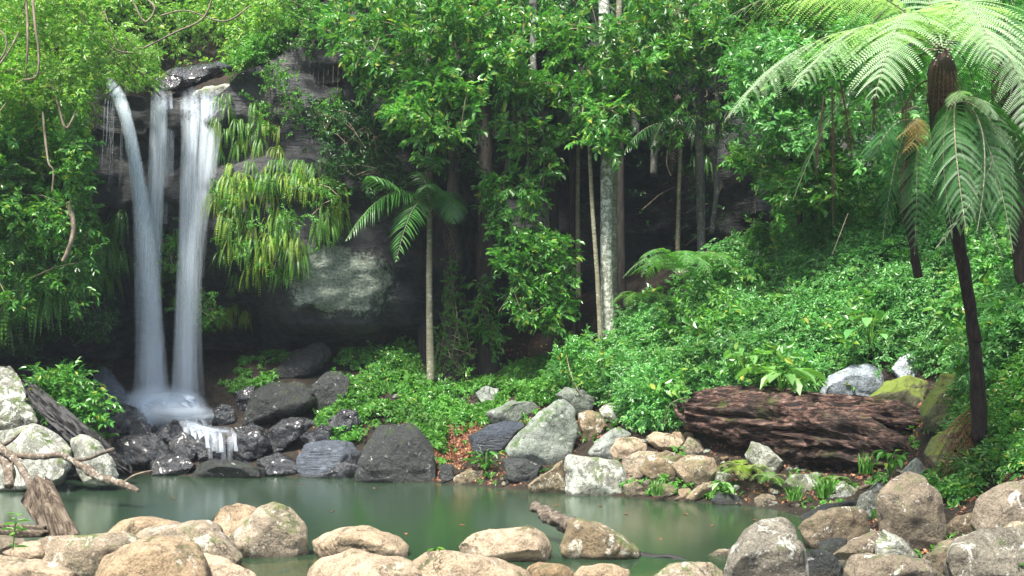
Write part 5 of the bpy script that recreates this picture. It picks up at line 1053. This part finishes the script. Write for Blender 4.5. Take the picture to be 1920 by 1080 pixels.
cliff_ferns(22, [(400,200),(450,200),(470,400),(560,480),(540,560),(430,540),(395,420)], ['fern', 'leaf_mid'], 'short green fern clump clinging low on the rock beside the falling water', 'short ferns beside the falling water', .4, .75, 12, .1)
cliff_ferns(9, [(590,400),(650,410),(640,440),(600,430)], ['fern'], 'narrow sword fern hanging at the top of the lichen patch', 'narrow ferns at the lichen patch', .6, .9, 4)
cliff_ferns(16, [(385,560),(440,570),(490,575),(480,590),(400,600)], ['fern_yellow'], 'low sword fern clump hanging under the overhang right of the falls', 'low ferns under the overhang', .4, .65, 5, .15)
cliff_ferns(26, [(165,400),(235,400),(240,520),(190,560),(160,540)], ['fern', 'leaf_mid'], 'green sword fern clump hanging left of the falling water', 'sword ferns left of the falling water', .7, 1.1, 6)
cliff_ferns(26, [(-20,430),(150,440),(150,560),(0,580),(-20,560)], ['fern', 'leaf_mid'], 'dark green strap fern hanging at the foot of the left leaf wall', 'strap ferns under the left leaf wall', 1.0, 1.5, 7, 2.4)
cliff_ferns(10, [(300,430),(390,420),(395,560),(310,560)], ['leaf_mid', 'fern'], 'small fern clump on the wet rock behind the falls', 'small ferns behind the falls', .35, .6, 8)
cliff_ferns(9, [(1130,120),(1200,100),(1420,260),(1300,350)], ['leaf_mid'], 'strap fern on the shaded high ledge among the trunks', 'strap ferns on the high ledge', .6, 1.0, 9, .5)

# ================================================================== LEAF WALLS AND SHRUBS
def vine_wall(label, masses, mat, stems, protos=None, s=(.8, 1.2), name='vine_curtain'):
    q = P(masses[0][0][0][0], masses[0][0][0][1], masses[0][1]); root = empty(name, q, label, 'vines')
    b = Bag()
    for st, r_ in stems:
        b.add(*tube_arr([P(*a) for a in st], np.linspace(r_, r_*.6, len(st)), 7, .2, 3, 40))
    if stems: b.build('stem', M['twig'], root, smooth=True)
    crown(root, masses, mat, 'foliage', protos or SPR_S, s); return root
vine_wall('leafy vine curtain hanging at the left edge in the upper corner', [([(-60,-40),(170,-40),(190,60),(185,150),(130,230),(60,260),(-60,240)],20.5,24,2600,1.1,-.08)], 'leaf_bright',
    [([(48,-30,20.8),(52,60,20.6),(50,120,20.6),(45,200,20.8)],.03), ([(60,-20,20.5),(66,50,20.3),(72,90,20.3),(70,140,20.3),(45,150,20.4)],.03), ([(-20,40,20),(10,70,20),(8,100,20),(-10,120,20)],.025), ([(0,120,20.2),(20,90,20.3),(35,60,20.5)],.02)])
vine_wall('glossy dense vine wall on the left of the waterfall', [([(-60,220),(60,240),(140,200),(165,260),(160,350),(120,420),(60,430),(-60,400)],20.8,24,2200,1.0,-.12)], 'leaf_canopy',
    [([(95,150,21),(110,200,20.7),(125,240,20.7),(150,190,21)],.03), ([(130,380,21.2),(138,430,21),(128,470,21),(118,490,21)],.06), ([(80,210,20.8),(90,300,20.6),(100,320,20.6),(98,360,20.6)],.025)], SPR, (.7, 1.05))
vine_wall('drooping green leaf mass under the glossy vine wall on the left', [([(-60,380),(60,400),(130,380),(165,340),(175,440),(160,560),(130,600),(60,580),(0,610),(-60,600)],21.2,24.2,1700,.9,-.05)], 'leaf_mid', [], SPR_H, (.8, 1.15))
vine_wall('sparse dark creeper hanging below the left overhang', [([(-40,560),(60,560),(170,540),(215,590),(190,640),(120,620),(60,660),(-40,650)],23.2,25,420,.7,.08)], 'leaf_dark', [], SPR_S, (.9, 1.3))
vine_wall('light yellow-green foliage tumbling over the rock left of the lip', [([(120,60),(230,60),(300,100),(300,160),(270,165),(200,150),(195,190),(160,260),(150,330),(120,300)],23,25.6,900,.9,-.05)], 'leaf_bright',
    [([(150,130,23.6),(200,110,23.4),(240,140,23.8),(270,175,24.4)],.02), ([(140,170,23),(175,200,22.8),(180,235,22.9),(165,240,23),(168,215,23)],.03)], None, (.7, 1.1))
vine_wall('soft green creeper between the fern bulge and the ledges', [([(430,150),(520,110),(560,160),(580,220),(540,260),(480,220)],24,25.4,110,.7,.1), ([(400,330),(560,350),(640,330),(640,420),(560,520),(420,480)],23.9,25.0,240,.7,.14)], 'leaf_ground', [])
vine_wall('pale green creeper and roots draped over the ledges below the white tree', [([(530,60),(540,-20),(660,-20),(660,60),(600,100),(560,100)],25.2,27.5,420,.8,-.05), ([(570,190),(640,180),(660,230),(600,250)],25,26.2,120,.6,0)], 'leaf_ground', [([(560+q*9,60+(q*31)%40,26.2),(562+q*9,110,25.9),(561+q*9,140+(q*17)%50,25.8)],.008) for q in range(10)])
vine_wall('dark ivy covering the rock face left of the centre boughs', [([(560,190),(690,180),(760,300),(760,400),(700,380),(620,320),(570,260)],24.2,26.4,620,.8,.04), ([(650,100),(760,90),(900,200),(900,330),(800,330),(700,250)],25.2,27.5,560,.9,.06)], 'leaf_dark', [])
vine_wall('small-leaved ivy growing on the wet rock between the water streams', [([(295,380),(335,400),(345,520),(310,600),(290,500)],25.1,25.9,90,.5,0), ([(330,560),(400,540),(420,600),(370,620)],25.2,26,90,.5,0)], 'leaf_mid', [])
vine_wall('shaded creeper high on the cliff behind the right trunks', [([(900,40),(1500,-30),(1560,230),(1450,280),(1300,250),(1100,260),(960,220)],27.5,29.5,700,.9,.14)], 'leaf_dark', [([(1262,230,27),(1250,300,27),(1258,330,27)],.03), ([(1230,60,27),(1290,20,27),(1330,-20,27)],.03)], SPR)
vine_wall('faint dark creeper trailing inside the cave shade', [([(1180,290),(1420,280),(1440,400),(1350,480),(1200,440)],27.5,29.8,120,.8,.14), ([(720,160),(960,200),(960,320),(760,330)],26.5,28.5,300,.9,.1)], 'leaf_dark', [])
for k, (lb_, poly, d0, d1, n, mt) in enumerate([
  ('leafy tree filling the gap left of the big fern frond', [(1380,200),(1360,100),(1480,60),(1560,120),(1600,220),(1540,290),(1440,270)],20.5,23.5,900,'leaf_shrub'),
  ('bright leafy tree at the top between the boughs and the tree fern', [(1330,60),(1330,-40),(1600,-40),(1600,60),(1500,120),(1400,110)],22,25,900,'leaf_canopy'),
  ('small leafy tree hanging over the cave mouth under the big frond', [(1360,290),(1450,250),(1560,260),(1600,330),(1540,400),(1480,360),(1470,430),(1440,350)],21,23.5,480,'leaf_canopy'),
  ('leafy tree behind the trunks of the tree ferns', [(1560,120),(1620,-60),(1980,-60),(1980,330),(1760,350),(1600,330)],19.5,23.5,2300,'leaf_shrub')]):
    q0 = poly[0]; root = empty('understorey_tree', P(poly[-1][0], poly[-1][1]+60, d1), lb_, 'tree')
    cx_ = sum(p[0] for p in poly)/len(poly); cy_ = sum(p[1] for p in poly)/len(poly)
    trunk_part(root, [(cx_+20, max(p[1] for p in poly)+60, d1), (cx_+8, cy_+40, d1-.3), (cx_, cy_, d1-.8), (cx_-10, min(p[1] for p in poly), d1-1)], [6, 5, 4, 3], 'bark_dark'); crown(root, [(poly, d0, d1, n, 1.0, -.05)], mt, 'crown', None, (.7, 1.1))
# shrubs over the slope: scattered over the terrain itself
def scatter_ground(n, keep_poly, hmin, hmax, seed, xr=(-14, 16), yr=(12, 30), th=None, msc=1.6, gap=0):
    rg = np.random.default_rng(seed); X = rg.uniform(*xr, n*6); Y = rg.uniform(*yr, n*6); Z = ground(X, Y)
    mound = np.clip(fbm(np.stack([X, Y, X*0], 1)/msc+seed, 3)*1.4+.5, 0, 1)
    hh = hmin+(hmax-hmin)*mound; Zt = Z+hh*np.sqrt(rg.random(len(X)))
    p = np.stack([X, Y, Zt], 1); u, v_ = proj(np.stack([X, Y, Z+hh*.5], 1)); k = in_poly(u, v_, keep_poly) & (Z > .03)
    if th is not None: k &= fbm(p/.6+seed, 2) > th
    p = p[k]; X, Y = p[:, 0], p[:, 1]; e = .25
    gx = (ground(X+e, Y, False)-ground(X-e, Y, False))/(2*e); gy = (ground(X, Y+e, False)-ground(X, Y-e, False))/(2*e)
    return p[:n], np.stack([-gx, -gy, gx*0], 1)[:n]
def undergrowth(name, n, poly, hmin, hmax, mat, protos, s, seed, **kw):
    p, ln = scatter_ground(n, poly, hmin, hmax, seed, **kw); b = Bag(); rg = np.random.default_rng(seed)
    inst(b, protos, p, frames(len(p), .9, rg, ln*.7+np.array([0, -.25, 0])), rg.uniform(s[0], s[1], len(p)), 0, rg)
    return tag(b.build(name, M[mat]), kind='stuff')
SLOPE = [(1040,700),(1130,660),(1190,600),(1260,560),(1330,500),(1440,440),(1500,380),(1600,350),(1960,300),(2100,500),(2100,760),(1930,790),(1850,790),(1790,690),(1740,690),(1660,680),(1600,670),(1540,700),(1520,745),(1440,745),(1290,740),(1270,800),(1190,790),(1150,745),(1050,735)]
undergrowth('shrub_undergrowth', 36000, SLOPE, .1, 1.15, 'leaf_shrub', SPR_S, (.75, 1.15), 3, xr=(0, 14), yr=(15, 28), msc=.75)
RIGHT = [(1780,780),(1850,700),(1960,640),(2100,640),(2100,900),(1925,890),(1860,880),(1815,930),(1770,935),(1745,900),(1800,870)]
undergrowth('shrub_undergrowth', 2200, SLOPE, .3, 1.3, 'leaf_canopy', SPR, (.8, 1.3), 33, xr=(0, 14), yr=(15, 28), msc=.75, th=.12)
undergrowth('shrub_undergrowth', 900, SLOPE, .5, 1.5, 'leaf_ground', SPR_H, (.7, 1.1), 35, xr=(0, 14), yr=(15, 28), msc=.75, th=.2)
undergrowth('shrub_undergrowth', 5200, RIGHT, .1, .6, 'leaf_canopy', SPR_S, (.7, 1.15), 4, xr=(4, 11), yr=(10, 18))
MOUND = [(590,770),(620,690),(650,645),(780,655),(800,720),(900,720),(960,690),(1060,650),(1150,650),(1060,740),(960,770),(840,800),(830,850),(790,820),(760,790),(690,800),(640,850),(600,830)]
undergrowth('ground_cover', 8000, MOUND, .02, .3, 'leaf_ground', ROS, (.7, 1.3), 5, xr=(-7, 4), yr=(19.5, 29), th=-.22, msc=.5)
undergrowth('ground_cover', 900, MOUND, .1, .45, 'leaf_mid', SPR_S, (.8, 1.3), 25, xr=(-7, 4), yr=(19.5, 29), th=.15, msc=.5)
undergrowth('ground_cover', 900, [(640,690),(620,620),(680,605),(780,660),(760,690)], .1, .5, 'leaf_mid', SPR_S, (.8, 1.3), 15, xr=(-7, 0), yr=(24, 30), th=0)
undergrowth('ground_cover', 1500, [(380,700),(420,660),(520,650),(560,670),(520,720),(440,740)], .03, .2, 'leaf_ground', ROS, (.7, 1.2), 6, xr=(-10, -4), yr=(22, 30), th=.05)
undergrowth('ground_cover', 700, [(60,690),(180,660),(240,640),(180,720),(80,720)], .1, .4, 'leaf_dark', SPR_S, (.8, 1.2), 7, xr=(-15, -7), yr=(20, 30), th=.05)
undergrowth('ground_cover', 700, [(880,700),(1060,650),(1060,760),(900,760)], .03, .2, 'leaf_ground', ROS, (.7, 1.2), 8, xr=(-3, 3), yr=(20, 30), th=.1)
undergrowth('ground_cover', 260, [(1150,850),(1700,880),(1640,940),(1400,940),(1180,925)], .02, .15, 'leaf_ground', ROS, (.6, 1.1), 9, xr=(1, 9), yr=(15, 20), th=.15)
undergrowth('leaf_litter', 3000, [(800,800),(860,780),(900,800),(890,850),(860,880),(820,870)], .0, .02, 'litter', ROS_T, (.7, 1.2), 10, xr=(-3, 1), yr=(18, 25))
undergrowth('leaf_litter', 2600, [(560,800),(1700,700),(1920,780),(1920,1080),(1500,1080),(1480,960),(560,900)], .0, .03, 'litter', ROS_T, (.5, 1.0), 12, xr=(-6, 9), yr=(9, 24), th=-.1)
undergrowth('ground_cover', 1500, [(560,800),(1700,700),(1920,780),(1920,1080),(1560,1000),(1480,960),(560,900)], .02, .15, 'leaf_ground', ROS, (.5, 1.1), 13, xr=(-6, 9), yr=(9, 24), th=.12)
undergrowth('leaf_litter', 900, [(880,640),(1100,640),(1100,900),(640,900),(640,680)], .0, .02, 'litter', ROS_T, (.6, 1.1), 11, xr=(-5, 4), yr=(18, 30))
# glossy bush on the left bank
pos = vol([(60,740),(70,700),(120,690),(180,720),(200,750),(195,800),(190,830),(150,800),(120,790),(75,770)], 20.6, 22.2, 330, .6, -.25, 5)
root = empty('bush', P(130, 800, 21.4), 'glossy bright green bush beside the charred timber', 'bush'); b = Bag(); leaves_at(b, SPR, pos, .8, 1.1, .7, 0, 4); b.build('foliage', M['leaf_mid'], root)
b = Bag()
for k in range(10): e = pos[k*7]; b.add(*tube_arr([P(130, 830, 21.6), (P(130, 800, 21.4)+e)/2, e], [.02, .014, .008], 5))
b.build('stem', M['twig'], root)
# shrubs all over the hillside above the cliff
def hill_scatter(name, n, xr, dyr, hmax, mat, protos, s, seed, th=-.2, hmin=.1):
    rg = np.random.default_rng(seed); X = rg.uniform(*xr, n*3); D_ = rg.uniform(*dyr, n*3); tz = np.interp(X, TX, TZ); e = cliff_y(X, tz); Z = hill_z(X, e, D_)
    p = np.stack([X, e+D_, Z+rg.uniform(hmin, hmax, len(X))], 1); nz = fbm(p/1.0+seed, 3); k = nz > th
    creek = (X > -10.3) & (X < -7.0) & (D_ < 3.5); k &= ~creek; p = p[k][:n]; b = Bag()
    inst(b, protos, p, frames(len(p), .9, rg, np.array([0, -.7, 0])), rg.uniform(s[0], s[1], len(p)), 0, rg); return tag(b.build(name, M[mat]), kind='stuff')
hill_scatter('hill_undergrowth', 15000, (-17, -2), (.0, 12), 1.8, 'leaf_bright', SPR_S, (1.0, 1.7), 1)
hill_scatter('hill_undergrowth', 5000, (-4, 18), (.0, 10), 1.8, 'leaf_canopy', SPR, (.9, 1.4), 2)
hill_scatter('hill_undergrowth', 2500, (-9, -3), (.0, 3), .7, 'leaf_ground', SPR_S, (.8, 1.3), 3)
# bare lianas looping through the upper left canopy
LI = [([(270,90,23),(330,60,23),(380,35,23),(400,-10,23)],.02),([(195,20,23),(215,70,23),(250,120,23.3),(300,180,24.6)],.02),([(120,0,22.5),(150,60,22.3),(135,110,22.3)],.018),([(265,-10,23),(290,15,22.8),(270,40,22.8),(240,-20,22.8)],.022),([(300,30,23.5),(350,20,23.5),(420,40,23.6),(470,10,23.8)],.018),([(180,-20,22),(165,40,22),(210,90,22.4),(250,100,22.8)],.018)]
LL = ['looping pale liana right of the upper left vine curtain','long pale liana slanting down towards the falls lip','short pale liana in the upper left leaves','pale liana curling at the top edge left of centre','thin arched liana above the creek slab','thin liana winding behind the upper left curtain']
for (st, r_), l_ in zip(LI, LL):
    b = Bag(); b.add(*tube_arr([P(*a) for a in st], r_, 6, .2, 3, 30)); tag(b.build('liana', M['twig'], smooth=True, origin=P(*st[0])), l_, 'liana')

for k, (st, l_) in enumerate([([(1085,735,21),(1070,700,21.2),(1062,665,21.5)],'dry pale stalk standing on the middle bank'),([(1140,745,20.6),(1165,700,20.4),(1180,690,20.4)],'bent dry stalk above the oval lichened boulder'),
   ([(1245,800,19.4),(1255,760,19.2),(1285,745,19.0)],'dry twig poking out left of the fallen log'),([(1560,480,20.8),(1575,440,20.6),(1590,400,20.6)],'thin bare stem rising from the upper slope bushes'),([(1870,640,15.6),(1890,600,15.4),(1905,575,15.4)],'broken pale stick in the bushes at the right edge')]):
    b = Bag(); b.add(*tube_arr([P(*a) for a in st], [.014, .01, .006], 5, .2, 3, 12)); tag(b.build('dry_stalk', M['twig'], smooth=True, origin=P(*st[0])), l_, 'stalk')
FL = []
for k, (px, py) in enumerate([(930,925),(985,935),(1048,948),(700,915),(560,908),(1290,965),(1340,985),(1410,975),(620,960),(1180,965),(1240,1010),(860,985),(480,925),(330,935),(760,1000),(1120,950)]):
    d = CH*FP/(py-HZ); q = P(px, py, d); q[2] = .006
    if k < 3: V, F = leaf_v(.10, .05, .1, .1); o = mesh_obj('floating_leaf', V, F, [4, 4], M['litter'], origin=np.zeros(3)); FL.append(o)
    else: o = FL[k % 3].copy(); C.objects.link(o)
    o.location = q; o.rotation_euler = (0, 0, k*1.7); tag(o, 'small fallen brown leaf floating on the pool', 'leaf', 'leaves floating on the pool')
# ================================================================== DAMP AIR
t = NT('damp_air'); pv = t.n('ShaderNodeVolumePrincipled'); pv.inputs['Color'].default_value = (.80, .92, 1.0, 1); pv.inputs['Density'].default_value = .0006; pv.inputs['Anisotropy'].default_value = .1
t.l(pv.outputs[0], t.out.inputs['Volume'])
b = Bag(); x0, x1, y0, y1, z0, z1 = -30, 30, -20, 60, -6, 45
b.add([(x0,y0,z0),(x1,y0,z0),(x1,y1,z0),(x0,y1,z0),(x0,y0,z1),(x1,y0,z1),(x1,y1,z1),(x0,y1,z1)],
      [0,3,2,1, 4,5,6,7, 0,1,5,4, 1,2,6,5, 2,3,7,6, 3,0,4,7], [4]*6)
tag(b.build('haze', t.m), kind='stuff')
